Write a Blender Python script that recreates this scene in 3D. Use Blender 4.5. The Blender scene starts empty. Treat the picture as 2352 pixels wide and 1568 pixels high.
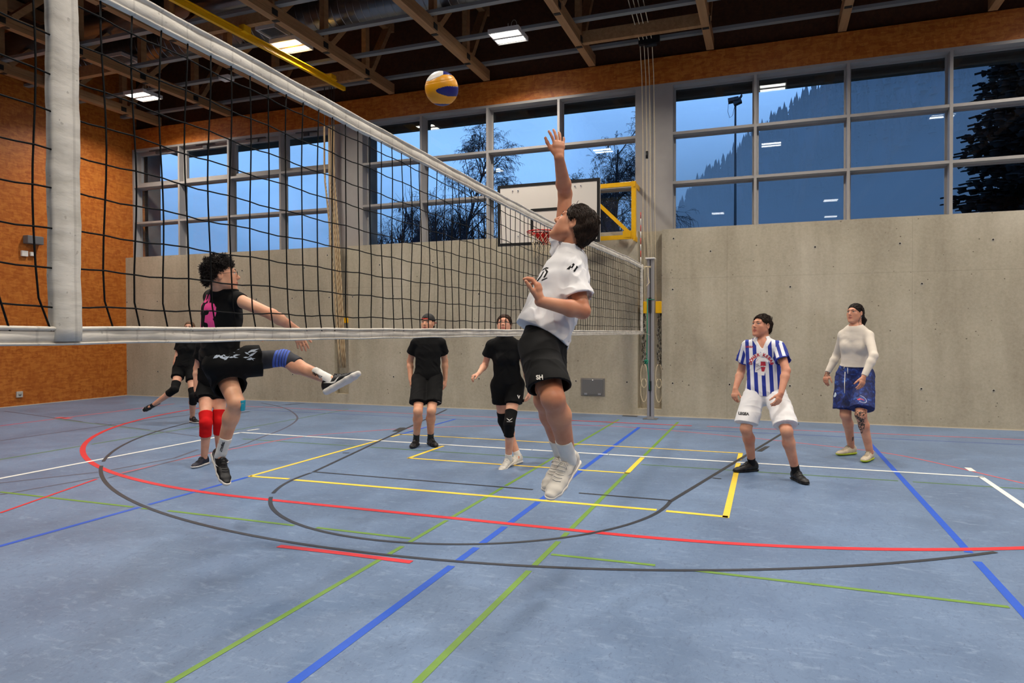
import bpy, bmesh, math, random
import numpy as np
from mathutils import Vector, Matrix
from mathutils.bvhtree import BVHTree
from mathutils import noise as mnoise
random.seed(7); np.random.seed(7)
PI = math.pi
scene = bpy.context.scene
COL = scene.collection
# ------------------------------------------------------------------ camera
CAMPOS = np.array([0.0, 0.0, 1.41]); FPX = 1592.17
RM = np.array([[0.9377799902221803, 0.34722249341638867, -0.002286920329509846],
               [-0.0024902733516001304, 0.013311462305193277, 0.9999082975502963],
               [-0.34722109451691135, 0.9376882984430398, -0.013347901912838056]])
def at(px, py, d):
    """place in the hall seen at photo pixel (px,py), d metres ahead of the camera"""
    v = np.array([(px - 1176) / FPX, -(py - 784) / FPX, 1.0]) * d
    return CAMPOS + v @ RM
def rayto(px, py): return np.array([(px - 1176) / FPX, -(py - 784) / FPX, 1.0]) @ RM
def atY(px, py, Y):
    r = rayto(px, py); return CAMPOS + r * (Y / r[1])
def atZ(px, py, Z):
    r = rayto(px, py); return CAMPOS + r * ((Z - 1.41) / r[2])
cam = bpy.data.cameras.new('camera'); camo = bpy.data.objects.new('camera', cam); COL.objects.link(camo)
cam.sensor_width = 36; cam.lens = FPX * 36 / 2352; cam.clip_start = 0.05; cam.clip_end = 2000
M3 = Matrix([[RM[0][i], RM[1][i], -RM[2][i]] for i in range(3)])
camo.matrix_world = Matrix.Translation(CAMPOS) @ M3.to_4x4()
scene.camera = camo
scene.view_settings.view_transform = 'Standard'; scene.view_settings.look = 'None'
scene.view_settings.exposure = 0.0; scene.view_settings.gamma = 1.0; scene.view_settings.use_curve_mapping = False
scene.cycles.max_bounces = 8; scene.cycles.diffuse_bounces = 4; scene.cycles.transparent_max_bounces = 16
scene.cycles.sample_clamp_indirect = 4.0
scene.cycles.use_denoising = True; scene.cycles.use_light_tree = False; scene.cycles.use_adaptive_sampling = True; scene.cycles.adaptive_threshold = .03; scene.cycles.adaptive_min_samples = 16
try:
    scene.cycles.denoiser = 'OPENIMAGEDENOISE'
except Exception: pass
# ------------------------------------------------------------------ materials
def s2l(c):
    return tuple(((x / 255) / 12.92 if x / 255 <= 0.04045 else ((x / 255 + 0.055) / 1.055) ** 2.4) for x in c)
class NT:
    def __init__(s, name):
        s.m = bpy.data.materials.new(name); s.m.use_nodes = True; s.t = s.m.node_tree; s.n = s.t.nodes
        s.b = s.n['Principled BSDF']; s.out = s.n['Material Output']
    def add(s, typ, **kw):
        n = s.n.new(typ)
        for k, v in kw.items():
            if k in n.inputs.keys() if isinstance(k, str) else False: n.inputs[k].default_value = v
            else: setattr(n, k, v)
        return n
    def link(s, a, b): s.t.links.new(a, b)
    def coord(s, scale=(1, 1, 1), kind='Object', rot=(0, 0, 0)):
        tc = s.n.new('ShaderNodeTexCoord'); mp = s.n.new('ShaderNodeMapping')
        mp.inputs['Scale'].default_value = scale; mp.inputs['Rotation'].default_value = rot
        s.link(tc.outputs[kind], mp.inputs[0]); return mp.outputs[0]
    def noise(s, vec, scale, detail=4, rough=0.5, dist=0):
        n = s.n.new('ShaderNodeTexNoise'); n.inputs['Scale'].default_value = scale; n.inputs['Detail'].default_value = detail
        n.inputs['Roughness'].default_value = rough; n.inputs['Distortion'].default_value = dist
        s.link(vec, n.inputs['Vector']); return n.outputs['Fac']
    def vor(s, vec, scale, feature='F1', out='Distance', rand=1.0):
        n = s.n.new('ShaderNodeTexVoronoi'); n.feature = feature; n.inputs['Scale'].default_value = scale
        n.inputs['Randomness'].default_value = rand
        s.link(vec, n.inputs['Vector']); return n.outputs[out]
    def ramp(s, fac, stops, interp='LINEAR'):
        n = s.n.new('ShaderNodeValToRGB'); cr = n.color_ramp; cr.interpolation = interp
        while len(cr.elements) < len(stops): cr.elements.new(0.5)
        for e, (p, c) in zip(cr.elements, stops):
            e.position = p; e.color = (*c, 1) if len(c) == 3 else c
        s.link(fac, n.inputs[0]); return n.outputs[0]
    def mix(s, fac, a, b, mode='MIX'):
        n = s.n.new('ShaderNodeMix'); n.data_type = 'RGBA'; n.blend_type = mode
        for sock, v in ((n.inputs[0], fac), (n.inputs[6], a), (n.inputs[7], b)):
            if hasattr(v, 'links') or hasattr(v, 'is_linked'): s.link(v, sock)
            elif isinstance(v, (int, float)): sock.default_value = v
            else: sock.default_value = (*v, 1)
        return n.outputs[2]
    def math(s, op, a, b=0.0):
        n = s.n.new('ShaderNodeMath'); n.operation = op
        for i, v in enumerate((a, b)):
            if hasattr(v, 'is_linked'): s.link(v, n.inputs[i])
            else: n.inputs[i].default_value = v
        return n.outputs[0]
    def base(s, c):
        if hasattr(c, 'is_linked'): s.link(c, s.b.inputs['Base Color'])
        else: s.b.inputs['Base Color'].default_value = (*c, 1)
    def rough(s, v):
        if hasattr(v, 'is_linked'): s.link(v, s.b.inputs['Roughness'])
        else: s.b.inputs['Roughness'].default_value = v
    def bump(s, h, strength=0.3, dist=0.01):
        n = s.n.new('ShaderNodeBump'); n.inputs['Strength'].default_value = strength; n.inputs['Distance'].default_value = dist
        s.link(h, n.inputs['Height']); s.link(n.outputs[0], s.b.inputs['Normal'])
MATS = {}
def simple(name, col, rough=0.6, metal=0.0, spec=0.5, var=0.0, vscale=20, emit=None, sheen=0, bump=0):
    """plain procedural surface: colour with a little noise variation"""
    if name in MATS: return MATS[name]
    t = NT(name); c = s2l(col) if max(col) > 1 else col
    if var > 0:
        v = t.noise(t.coord(), vscale, 3)
        t.base(t.ramp(v, [(0.3, tuple(x * (1 - var) for x in c)), (0.7, tuple(min(1, x * (1 + var)) for x in c))]))
        if bump: t.bump(v, bump, 0.004)
    else: t.base(c)
    t.rough(rough); t.b.inputs['Metallic'].default_value = metal; t.b.inputs['Specular IOR Level'].default_value = spec
    if emit:
        t.b.inputs['Emission Color'].default_value = (*emit[0], 1); t.b.inputs['Emission Strength'].default_value = emit[1]
    if sheen:
        t.b.inputs['Sheen Weight'].default_value = sheen
    MATS[name] = t.m; return t.m

def mat_concrete():
    t = NT('concrete'); v = t.coord()
    big = t.noise(t.coord((1, 1, 1)), 0.8, 5, 0.55)
    streak = t.noise(t.coord((1.6, 1.6, 0.25)), 1.5, 4, 0.6)
    fine = t.noise(v, 30, 5, 0.6)
    c = t.ramp(big, [(0.25, s2l((172, 162, 140))), (0.5, s2l((192, 182, 158))), (0.78, s2l((208, 198, 176)))])
    c = t.mix(t.math('MULTIPLY', t.ramp(streak, [(.4, (0, 0, 0)), (.65, (1, 1, 1))]), 0.55), c, s2l((156, 145, 122)))
    c = t.mix(0.16, c, t.ramp(fine, [(0.3, (0.12, 0.1, 0.08)), (0.7, (0.6, 0.56, 0.48))]))
    # formwork board lines, every 0.6 m up and every 2.6 m along
    tc = t.n.new('ShaderNodeTexCoord'); sep = t.n.new('ShaderNodeSeparateXYZ'); t.link(tc.outputs['Object'], sep.inputs[0])
    for o, per, off in ((sep.outputs['Z'], 2.58, 0.29), (sep.outputs['X'], 2.62, 0.63)):
        m = t.math('ABSOLUTE', t.math('SUBTRACT', t.math('PINGPONG', t.math('ADD', o, off), per / 2), 0.0))
        line = t.math('LESS_THAN', m, 0.006)
        c = t.mix(t.math('MULTIPLY', line, 0.16), c, s2l((105, 96, 80)))
    # pores
    d = t.vor(t.coord((1, 1, 1.2)), 9); sz = t.noise(v, 3.1, 2)
    pore = t.math('LESS_THAN', d, t.math('MULTIPLY', t.math('SUBTRACT', sz, 0.40), 0.40))
    c = t.mix(t.math('MULTIPLY', pore, 0.75), c, s2l((80, 70, 56)))
    t.base(c); t.rough(0.75); t.b.inputs['Specular IOR Level'].default_value = 0.3
    t.bump(fine, 0.15, 0.004); return t.m
def mat_floor():
    t = NT('linoleum_floor'); v = t.coord()
    a = t.noise(t.coord((1, 1, 1)), 1.1, 5, 0.6, 0.4)
    b = t.noise(t.coord((6, 16, 6), rot=(0, 0, 0.25)), 1.0, 6, 0.65, 1.6)
    b2 = t.noise(t.coord((15, 7, 6), rot=(0, 0, 0.5)), 1.3, 5, 0.7, 2.0)
    c = t.ramp(a, [(0.3, s2l((92, 113, 143))), (0.7, s2l((113, 136, 168)))])
    c = t.mix(t.math('MULTIPLY', t.ramp(b, [(0.54, (0, 0, 0)), (0.72, (1, 1, 1))]), 0.5), c, s2l((146, 166, 192)))
    c = t.mix(t.math('MULTIPLY', t.ramp(b2, [(0.52, (0, 0, 0)), (0.70, (1, 1, 1))]), 0.55), c, s2l((82, 100, 130)))
    f = t.noise(t.coord((30, 62, 45), rot=(0, 0, .3)), 1.0, 4, 0.7, 2.0)
    c = t.mix(t.math('MULTIPLY', t.ramp(f, [(0.60, (0, 0, 0)), (0.72, (1, 1, 1))]), 0.30), c, s2l((176, 194, 214)))
    f2 = t.noise(t.coord((60, 35, 45), rot=(0, 0, 1)), 1.0, 3, 0.6, 1.0)
    c = t.mix(t.math('MULTIPLY', t.ramp(f2, [(0.61, (0, 0, 0)), (0.70, (1, 1, 1))]), 0.55), c, s2l((66, 80, 108)))
    t.base(c); t.rough(t.ramp(a, [(0.3, (0.36,) * 3), (0.7, (0.46,) * 3)])); t.b.inputs['Specular IOR Level'].default_value = 0.45
    return t.m
def mat_osb(name, mul=1.0):
    t = NT(name)
    col = None
    a = t.vor(t.coord((9, 9, 34), rot=(0.3, 0.2, 0.1)), 1.0, out='Color')
    b = t.vor(t.coord((22, 22, 10), rot=(-0.4, 0.5, 0.7)), 1.0, out='Color')
    sa = t.n.new('ShaderNodeSeparateColor'); t.link(a, sa.inputs[0])
    sb = t.n.new('ShaderNodeSeparateColor'); t.link(b, sb.inputs[0])
    m = t.math('ADD', t.math('MULTIPLY', sa.outputs[0], 0.6), t.math('MULTIPLY', sb.outputs[1], 0.4))
    g = lambda c: tuple(x * mul for x in s2l(c))
    c = t.ramp(m, [(0.1, g((168, 88, 24))), (0.5, g((189, 107, 36))), (0.85, g((206, 126, 50)))])
    n2 = t.noise(t.coord((30, 30, 90), rot=(0.4, 0.3, 0)), 1.0, 3)
    c = t.mix(t.math('MULTIPLY', t.ramp(n2, [(0.62, (0, 0, 0)), (0.7, (1, 1, 1))]), 0.5), c, g((226, 156, 84)))
    big = t.noise(t.coord(), 0.7, 3)
    c = t.mix(t.math('MULTIPLY', big, 0.35), c, g((150, 76, 20)))
    t.base(c); t.rough(0.5); t.b.inputs['Specular IOR Level'].default_value = 0.35; return t.m
def mat_wood(name, c0, c1, rough=0.6):
    t = NT(name)
    n = t.noise(t.coord((14, 1.0, 14)), 1.2, 4, 0.6, 0.6)
    t.base(t.ramp(n, [(0.3, s2l(c0)), (0.7, s2l(c1))])); t.rough(rough); t.b.inputs['Specular IOR Level'].default_value = 0.3
    return t.m
def mat_glass():
    t = NT('window_glass'); t.n.remove(t.b)
    tr = t.n.new('ShaderNodeBsdfTransparent'); tr.inputs[0].default_value = (0.975, 0.985, 0.99, 1)
    gl = t.n.new('ShaderNodeBsdfGlossy'); gl.inputs['Roughness'].default_value = 0.0; gl.inputs[0].default_value = (0.9, 0.95, 0.95, 1)
    ge = t.n.new('ShaderNodeNewGeometry'); dt = t.n.new('ShaderNodeVectorMath'); dt.operation = 'DOT_PRODUCT'
    t.link(ge.outputs['Incoming'], dt.inputs[0]); t.link(ge.outputs['Normal'], dt.inputs[1])
    c_ = t.math('SUBTRACT', 1.0, t.math('ABSOLUTE', dt.outputs['Value']))
    sch = t.math('MULTIPLY_ADD' if 0 else 'ADD', t.math('MULTIPLY', t.math('POWER', c_, 5.0), 0.957), 0.043)
    mx = t.n.new('ShaderNodeMixShader'); t.link(sch, mx.inputs[0])
    t.link(tr.outputs[0], mx.inputs[1]); t.link(gl.outputs[0], mx.inputs[2]); t.link(mx.outputs[0], t.out.inputs[0]); return t.m
CONC = mat_concrete(); FLOOR = mat_floor(); OSB = mat_osb('osb_board'); GLASS = mat_glass()
WOOD = mat_wood('truss_timber', (150, 110, 72), (176, 134, 92)); DARKWOOD = mat_wood('dark_wood_deck', (72, 44, 28), (90, 56, 36))
ALU = simple('grey_painted_metal', (164, 160, 156), 0.45, 0.0, 0.4, 0.04, 6)
RAIL = simple('galvanised_rail', (150, 152, 150), 0.45, 0.3)
DUCT = simple('silver_duct', (120, 122, 124), 0.3, 0.9, 0.5, 0.1, 3)
BLACK = simple('black_paint', (14, 14, 15), 0.5)
WHITEP = simple('white_paint', (232, 228, 220), 0.5)
YEL = simple('yellow_paint', (244, 184, 8), 0.4, var=0.04)
STEEL = simple('brushed_steel', (150, 152, 155), 0.35, 0.8)
LAMP = simple('lamp_tube_glow', (250, 250, 250), 0.5, emit=((1.0, 0.96, 0.92), 13.0))
# ------------------------------------------------------------------ object helpers
def tag(o, label=None, cat=None, group=None, kind=None):
    if label: o['label'] = label
    if cat: o['category'] = cat
    if group: o['group'] = group
    if kind: o['kind'] = kind
    return o
def empty(name, loc=(0, 0, 0), label=None, cat=None, group=None):
    o = bpy.data.objects.new(name, None); COL.objects.link(o); o.location = loc; o.empty_display_size = 0.2
    return tag(o, label, cat, group)
def link_mesh(name, me, mats, parent=None):
    if not isinstance(mats, (list, tuple)): mats = [mats]
    for m in mats: me.materials.append(m)
    o = bpy.data.objects.new(name, me); COL.objects.link(o)
    if parent is not None:
        o.parent = parent
        # meshes are written in world coordinates; undo the parent's place (a part's own frame is already the world's)
        o.matrix_parent_inverse = Matrix.Translation(-Vector(parent.location)) if parent.type == 'EMPTY' else Matrix.Identity(4)
    return o
class MB:
    """collects shapes (world coordinates) into one mesh"""
    def __init__(s): s.v = []; s.f = []; s.mi = []; s.sm = []
    def raw(s, v, f, mi=0, smooth=False):
        n = len(s.v); s.v += [tuple(map(float, p)) for p in v]; s.f += [tuple(i + n for i in q) for q in f]
        s.mi += [mi] * len(f); s.sm += [smooth] * len(f); return s
    def box(s, a, b, mi=0):
        (x0, y0, z0), (x1, y1, z1) = a, b
        x0, x1 = sorted((x0, x1)); y0, y1 = sorted((y0, y1)); z0, z1 = sorted((z0, z1))
        v = [(x0, y0, z0), (x1, y0, z0), (x1, y1, z0), (x0, y1, z0), (x0, y0, z1), (x1, y0, z1), (x1, y1, z1), (x0, y1, z1)]
        return s.raw(v, [(0, 3, 2, 1), (4, 5, 6, 7), (0, 1, 5, 4), (1, 2, 6, 5), (2, 3, 7, 6), (3, 0, 4, 7)], mi)
    def bar(s, p, q, w, h, mi=0, up=(0, 0, 1)):
        """box beam from p to q, w across, h in the up direction"""
        p = Vector(p); q = Vector(q); d = (q - p).normalized(); u = Vector(up); sd = d.cross(u)
        if sd.length < 1e-4: sd = d.cross(Vector((1, 0, 0)))
        sd.normalize(); u = sd.cross(d); a = sd * w / 2; b = u * h / 2
        v = [p - a - b, p + a - b, p + a + b, p - a + b, q - a - b, q + a - b, q + a + b, q - a + b]
        return s.raw(v, [(0, 1, 2, 3), (7, 6, 5, 4), (0, 4, 5, 1), (1, 5, 6, 2), (2, 6, 7, 3), (3, 7, 4, 0)], mi)
    def tube(s, pts, r, n=8, mi=0, smooth=True, caps=True, closed=False):
        pts = [Vector(p) for p in pts]; m = len(pts)
        rs = r if isinstance(r, (list, tuple)) else [r] * m
        rings = []; prev = None
        for i, p in enumerate(pts):
            if closed: d = pts[(i + 1) % m] - pts[i - 1]
            else: d = pts[min(i + 1, m - 1)] - pts[max(i - 1, 0)]
            d.normalize()
            if prev is None:
                a = d.cross(Vector((0, 0, 1)))
                if a.length < 1e-3: a = d.cross(Vector((1, 0, 0)))
            else: a = prev - d * prev.dot(d)
            a.normalize(); prev = a; b = d.cross(a)
            rings.append([p + (a * math.cos(2 * PI * k / n) + b * math.sin(2 * PI * k / n)) * rs[i] for k in range(n)])
        v = [x for R in rings for x in R]; f = []
        for i in range(m - 1 + (1 if closed else 0)):
            j = (i + 1) % m
            for k in range(n): f.append((i * n + k, i * n + (k + 1) % n, j * n + (k + 1) % n, j * n + k))
        if caps and not closed: f.append(tuple(range(n))[::-1]); f.append(tuple((m - 1) * n + k for k in range(n)))
        return s.raw(v, f, mi, smooth)
    def prism(s, poly, z0, z1, mi=0):
        n = len(poly); v = [(x, y, z0) for x, y in poly] + [(x, y, z1) for x, y in poly]
        f = [tuple(range(n))[::-1], tuple(range(n, 2 * n))] + [(i, (i + 1) % n, (i + 1) % n + n, i + n) for i in range(n)]
        return s.raw(v, f, mi)
    def strip(s, pts, w, z0, z1, mi=0):
        """flat ribbon along a floor polyline"""
        P = [Vector((p[0], p[1], 0)) for p in pts]; n = len(P); L = []; R = []
        for i in range(n):
            d = (P[min(i + 1, n - 1)] - P[max(i - 1, 0)]).normalized(); nn = Vector((-d.y, d.x, 0)) * w / 2
            L.append(P[i] + nn); R.append(P[i] - nn)
        v = [(p.x, p.y, z1) for p in L + R]
        return s.raw(v, [(i, n + i, n + i + 1, i + 1) for i in range(n - 1)], mi)
    def build(s, name, mats, parent=None, bevel=0, subsurf=0):
        me = bpy.data.meshes.new(name); me.from_pydata(s.v, [], s.f)
        me.polygons.foreach_set('material_index', s.mi); me.polygons.foreach_set('use_smooth', s.sm); me.update()
        o = link_mesh(name, me, mats, parent)
        if bevel: m = o.modifiers.new('bevel', 'BEVEL'); m.width = bevel; m.segments = 2; m.limit_method = 'ANGLE'
        if subsurf: m = o.modifiers.new('sub', 'SUBSURF'); m.levels = m.render_levels = subsurf
        return o
def struct(o, kind='structure'): o['kind'] = kind; return o
# ------------------------------------------------------------------ room shell
XL, XR, YB, YW = -13.63, 12.0, -13.0, 11.68     # left wall, right wall, rear wall, window wall (concrete face)
YF = 11.88; YG = 12.08; ZS = 3.109; ZH = 5.588; ZT = 6.03; ZC = 7.45
floor = struct(MB().box((XL - .3, YB - .3, -0.2), (XR + .3, 12.5, 0)).build('floor', FLOOR))
struct(MB().box((XL - .3, YB - .3, ZC), (XR + .3, 12.5, ZC + .2)).build('ceiling', DARKWOOD))
w = MB()
for x0, x1 in ((XL, -8.08), (-7.76, -2.07), (-1.67, XR)): w.box((x0, YW, 0), (x1, 12.2, ZS))
w.box((-8.08, YW + .16, .2), (-7.76, 12.2, ZS)); w.box((-8.08, YW, 0), (-7.76, 12.2, .2))
w.box((-2.07, YW + .16, .12), (-1.67, 12.2, ZS)); w.box((-2.07, YW, 0), (-1.67, 12.2, .12))
wall_window = struct(w.build('wall_window_side', CONC))
# tie holes: shallow cones in the concrete
h = MB()
def tie(x, z, ax='y'):
    n = 10; r = .017
    c = (x, YW - .001, z)
    ring = lambda rr, y: [(x + rr * math.cos(2 * PI * k / n), y, z + rr * math.sin(2 * PI * k / n)) for k in range(n)]
    a = ring(r * 1.35, YW - .0015); b = ring(r, YW - .004); d = ring(r * .8, YW - .0025)
    v = a + b + d + [(x, YW - .002, z)]
    f = [(k, (k + 1) % n, n + (k + 1) % n, n + k) for k in range(n)]; h.raw(v, f, 0)
    f = [(n + k, n + (k + 1) % n, 2 * n + (k + 1) % n, 2 * n + k) for k in range(n)]; h.raw(v, f, 0)
    f = [(2 * n + k, 2 * n + (k + 1) % n, 3 * n) for k in range(n)]; h.raw(v, f, 1)
xs_mid = [-13.60, -12.70, -11.81, -10.9, -9.99, -9.09, -8.20, -7.657, -6.75, -5.85, -4.97, -4.05, -3.14, -2.25, -1.49, -.59, .314, 1.21, 2.115, 3.02, 3.93]
for i, x in enumerate(xs_mid):
    tie(x, .56)
    if i % 2 == 0 or x < -7.6: tie(x, 2.11)
for x in (-11.51, -10.355, -8.79, -7.046, -5.9, -.888, .668, 1.826, 3.0): tie(x, 2.715)
for x in (-3.006, -8.237, -1.477, -4.32): tie(x, 2.95)
h.build('tie_hole', [WHITEP if 0 else simple('pale_concrete_rim', (190, 184, 170), .8), simple('tie_hole_dark', (52, 46, 38), .9)], wall_window)
struct(MB().box((XL - .3, YB, 0), (XL, 12.3, ZC)).build('wall_left', OSB))
struct(MB().box((XR, YB, 0), (XR + .3, 12.3, ZC)).build('wall_right', OSB))
struct(MB().box((XL - .3, YB - .3, 0), (XR + .3, YB, ZC)).build('wall_rear', OSB))
struct(MB().box((XL, YF, ZH), (XR, 12.2, ZT)).build('trim_1', OSB))                      # fascia beam over the windows
struct(MB().box((XL, YF + .12, ZT), (XR, 12.2, ZC)).build('trim_2', DARKWOOD))             # dark boarding above the fascia
b = MB(); b.box((XL, YW - .008, 0), (XR, YW, .012)); b.box((XL, YB, 0), (XL + .008, YW, .012))
struct(b.build('baseboard_window_side', simple('pale_sealant', (210, 200, 180), .7)))
# pillars between the windows
p = MB()
for x0, x1 in ((-8.30, -7.59), (-2.10, -1.56), (4.02, 4.5)):
    p.box((x0, YF, ZS), (x1, 12.15, ZH)); p.box((x0 + .22, YF - .01, ZS), (x0 + .235, YF, ZH))
struct(p.build('trim_3', ALU))
# ---- windows: deep fins in front, frames behind, panes of glass
def window(num, x0, x1, fins, tilt=False):
    root = empty('window_%d' % num, ((x0 + x1) / 2, YF, ZS)); root['kind'] = 'structure'
    f = MB(); fw = .045
    f.box((x0, YF, ZS), (x0 + fw, YG, ZH)); f.box((x1 - fw, YF, ZS), (x1, YG, ZH))
    f.box((x0 + fw, YF, ZH - .045), (x1 - fw, YG, ZH)); f.box((x0 + fw, YF, ZS), (x1 - fw, YG, ZS + .03))
    f.build('window_frame', ALU, root)
    edges = [x0 + fw] + [x for c in fins for x in (c - .022, c + .022)] + [x1 - fw]
    for c in fins: MB().box((c - .022, YF, ZS + .03), (c + .022, YG, ZH - .045)).build('mullion', ALU, root)
    for k in range(0, len(edges), 2):
        a, e = edges[k], edges[k + 1]
        t = MB(); t.box((a, YF + .004, 4.715), (e, YG, 4.76)); t.box((a, YF + .004, 3.89), (e, YG, 3.935)); t.build('transom', ALU, root)
        for j, (za, zb) in enumerate(((ZS + .03, 3.89), (3.935, 4.715), (4.76, ZH - .045))):
            fr = MB(); q = .028
            if tilt and j == 2: q = .085
            yb = YG - (.075 if tilt and j == 2 else .03)
            fr.box((a, yb, za), (a + q, YG, zb)); fr.box((e - q, yb, za), (e, YG, zb))
            fr.box((a + q, yb, za), (e - q, YG, za + q)); fr.box((a + q, yb, zb - q), (e - q, YG, zb))
            s = fr.build('sash', ALU, root)
            MB().box((a + q, YG - .012, za + q), (e - q, YG - .006, zb - q)).build('pane', GLASS, s).visible_shadow = True
            if tilt and j == 2:
                m = MB(); xm = (a + e) / 2
                m.bar((xm - .26, YG - .12, zb - .005), (xm + .26, YG - .12, zb - .02), .03, .02); m.box((xm - .06, YG - .14, zb - .09), (xm + .06, YG - .1, zb - .02))
                m.build('window_closer', simple('dark_grey_metal', (90, 90, 92), .4, .5), s)
    return root
window(1, -13.63, -8.30, [-12.265, -10.89, -9.535], True)
window(2, -7.59, -2.10, [-6.25, -4.878, -3.51])
window(3, -1.56, 4.02, [-.21, 1.148, 2.52])
window(4, 4.5, 10.1, [5.85, 7.2, 8.6])
# exterior parts of the building
o = MB()
for x0, x1, y1 in ((-13.95, -13.63, 12.66), (-7.98, -7.66, 12.62), (-2.02, -1.62, 12.5)): o.box((x0, 12.21, -.5), (x1, y1, 6.4))
struct(o.build('wall_outer_fins', simple('outdoor_concrete', (120, 122, 118), .85, var=.15, vscale=3)))
o = MB(); o.box((-7.66, 12.3, 5.43), (12, 12.42, 6.2)); o.box((-13.63, 12.6, 5.75), (12, 13.4, 6.3))
struct(o.build('trim_4', simple('shutter_box', (66, 66, 62), .7)))
# ------------------------------------------------------------------ court markings (painted lines, parts of the floor)
Z1 = .0022
RED = simple('red_line_paint', (214, 40, 46), .45, var=.05); BLU = simple('blue_line_paint', (24, 84, 196), .45, var=.05)
GRN = simple('green_line_paint', (108, 146, 52), .45, var=.05); YLW = simple('yellow_line_paint', (250, 212, 66), .45, var=.04)
WHT = simple('white_line_paint', (238, 238, 232), .45, var=.03); BLK = simple('black_line_paint', (44, 46, 52), .45, var=.08)
PNK = simple('faded_red_line_paint', (206, 92, 98), .5, var=.08); DBL = simple('faded_blue_line_paint', (70, 92, 150), .5, var=.06); DGR = simple('faded_green_line_paint', (84, 118, 78), .5, var=.08)
def arc(cx, cy, r, a0, a1, n=60): return [(cx + r * math.cos(math.radians(a0 + (a1 - a0) * i / n)), cy + r * math.sin(math.radians(a0 + (a1 - a0) * i / n))) for i in range(n + 1)]
ZL = ['faded_blue_court_line', 'faded_green_court_line', 'faded_red_court_line', 'grey_court_line', 'blue_court_line', 'green_court_line', 'yellow_court_line', 'red_court_line', 'white_court_line', 'black_court_line']
def lines(name, mat, segs, z=None):
    z = .0004 + .00022 * ZL.index(name)
    m = MB()
    for s_ in segs: m.strip(s_[0], s_[1], 0, z)
    return m.build(name, mat, floor)
def px(*L): return [tuple(atZ(x, y, 0)[:2]) for x, y in L]
def sp(pts, n=10):
    """smooth curve through points"""
    P = [Vector((p[0], p[1], 0)) for p in pts]; P = [2 * P[0] - P[1]] + P + [2 * P[-1] - P[-2]]; out = []
    for i in range(1, len(P) - 2):
        for k in range(n):
            t = k / n; a, b_, c, d = P[i - 1:i + 3]
            q = 0.5 * ((2 * b_) + (c - a) * t + (2 * a - 5 * b_ + 4 * c - d) * t * t + (3 * b_ - a - 3 * c + d) * t ** 3); out.append((q.x, q.y))
    out.append((P[-2].x, P[-2].y)); return out
# volleyball centre line and attack lines (blue)
lines('blue_court_line', BLU, [([(-1.792, -8.5), (-1.792, 3.78)], .05), ([(-1.792, 3.86), (-1.792, 4.16)], .05), ([(-1.792, 4.24), (-1.792, 4.68)], .05), ([(-1.792, 4.75), (-1.792, 5.46)], .05), ([(-1.792, 5.50), (-1.792, 10.24)], .05),
    ([(-4.775, 5.44), (-4.775, 4.29)], .045), ([(-4.775, 4.2), (-4.775, -4)], .045), ([(-4.775, 8.5), (-4.775, 10.24)], .045), ([(1.2, 10.24), (1.2, 5.13)], .05), ([(1.2, 4.95), (1.2, -5)], .05)])
lines('faded_blue_court_line', DBL, [([(-10.6, 10.24), (7.2, 10.24)], .045), ([(-11.03, 10.24), (-11.03, -4)], .035)], .0018)
# green lines
lines('green_court_line', GRN, [([(-2.262, -6), (-2.262, 3.75)], .034), ([(-2.262, 3.826), (-2.262, 4.02)], .034), ([(-2.262, 4.097), (-2.262, 4.69)], .034), ([(-2.262, 4.76), (-2.262, 5.88)], .034), ([(-2.262, 5.93), (-2.262, 11.05)], .034),
    ([(-1.325, -6), (-1.325, 3.86)], .038), ([(-1.325, 3.94), (-1.325, 4.47)], .038), ([(-1.325, 4.556), (-1.325, 4.69)], .038), ([(-1.325, 4.76), (-1.325, 6.84)], .038), ([(-1.325, 7.9), (-1.325, 11.05)], .038),
    (px((0, 1129.6), (305, 1164)), .035), (px((325, 1167.5), (344, 1169)), .03), (px((386, 1172.7), (675, 1206.5)), .035), (px((727, 1211.6), (943, 1236.4)), .035), (px((1266, 1273), (1505, 1298)), .035), (px((1592, 1309.5), (2318, 1394)), .035)])
lines('faded_green_court_line', DGR, [([(-6.56, 7.38), (-4.7, 7.38)], .04), ([(-4.6, 7.38), (-2.29, 7.38)], .04), ([(-1.27, 7.38), (-.2, 7.38)], .04), ([(-.1, 7.38), (1.15, 7.38)], .04), ([(1.27, 7.38), (3.4, 7.38)], .04),
    ([(-8.06, 5.0), (-8.06, 6.24)], .045), ([(-8.06, 6.38), (-8.06, 8.96)], .045), ([(-11.1, 8.1), (-8.1, 7.5)], .03), ([(-7.25, 7.6), (-7.25, 10.9)], .035)], .0018)
# yellow badminton-size boxes
lines('yellow_court_line', YLW, [(px((573, 1093.5), (664, 1099.7)), .05), (px((677, 1102), (1508, 1171)), .055), (px((1530, 1173.5), (1672, 1187)), .055), ([(-4.78, 5.47), (-4.78, 8.0)], .045), ([(-4.78, 8.2), (-4.78, 8.47)], .045),
    ([(-4.80, 8.45), (-.28, 8.45)], .04), ([(-.302, 8.45), (-.302, 7.98)], .05), ([(-.302, 7.80), (-.302, 5.47)], .05), ([(-3.8, 6.875), (-1.30, 6.875)], .045), ([(-3.785, 6.87), (-3.785, 7.76)], .045), ([(-1.325, 6.86), (-1.325, 7.80)], .05)])
# white court
lines('white_court_line', WHT, [([(-7.02, 7.85), (-2.66, 7.85)], .05), ([(-2.65, 7.85), (-1.73, 7.85)], .05), ([(-1.72, 7.85), (1.955, 7.85)], .05), ([(-7.0, 7.85), (-7.0, -5)], .055), ([(1.93, 7.85), (1.93, -5)], .05),
    (px((568, 989), (595, 985)), .05), ([(1.93, 8.13), (1.93, 8.33)], .06)], .0028)
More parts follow.
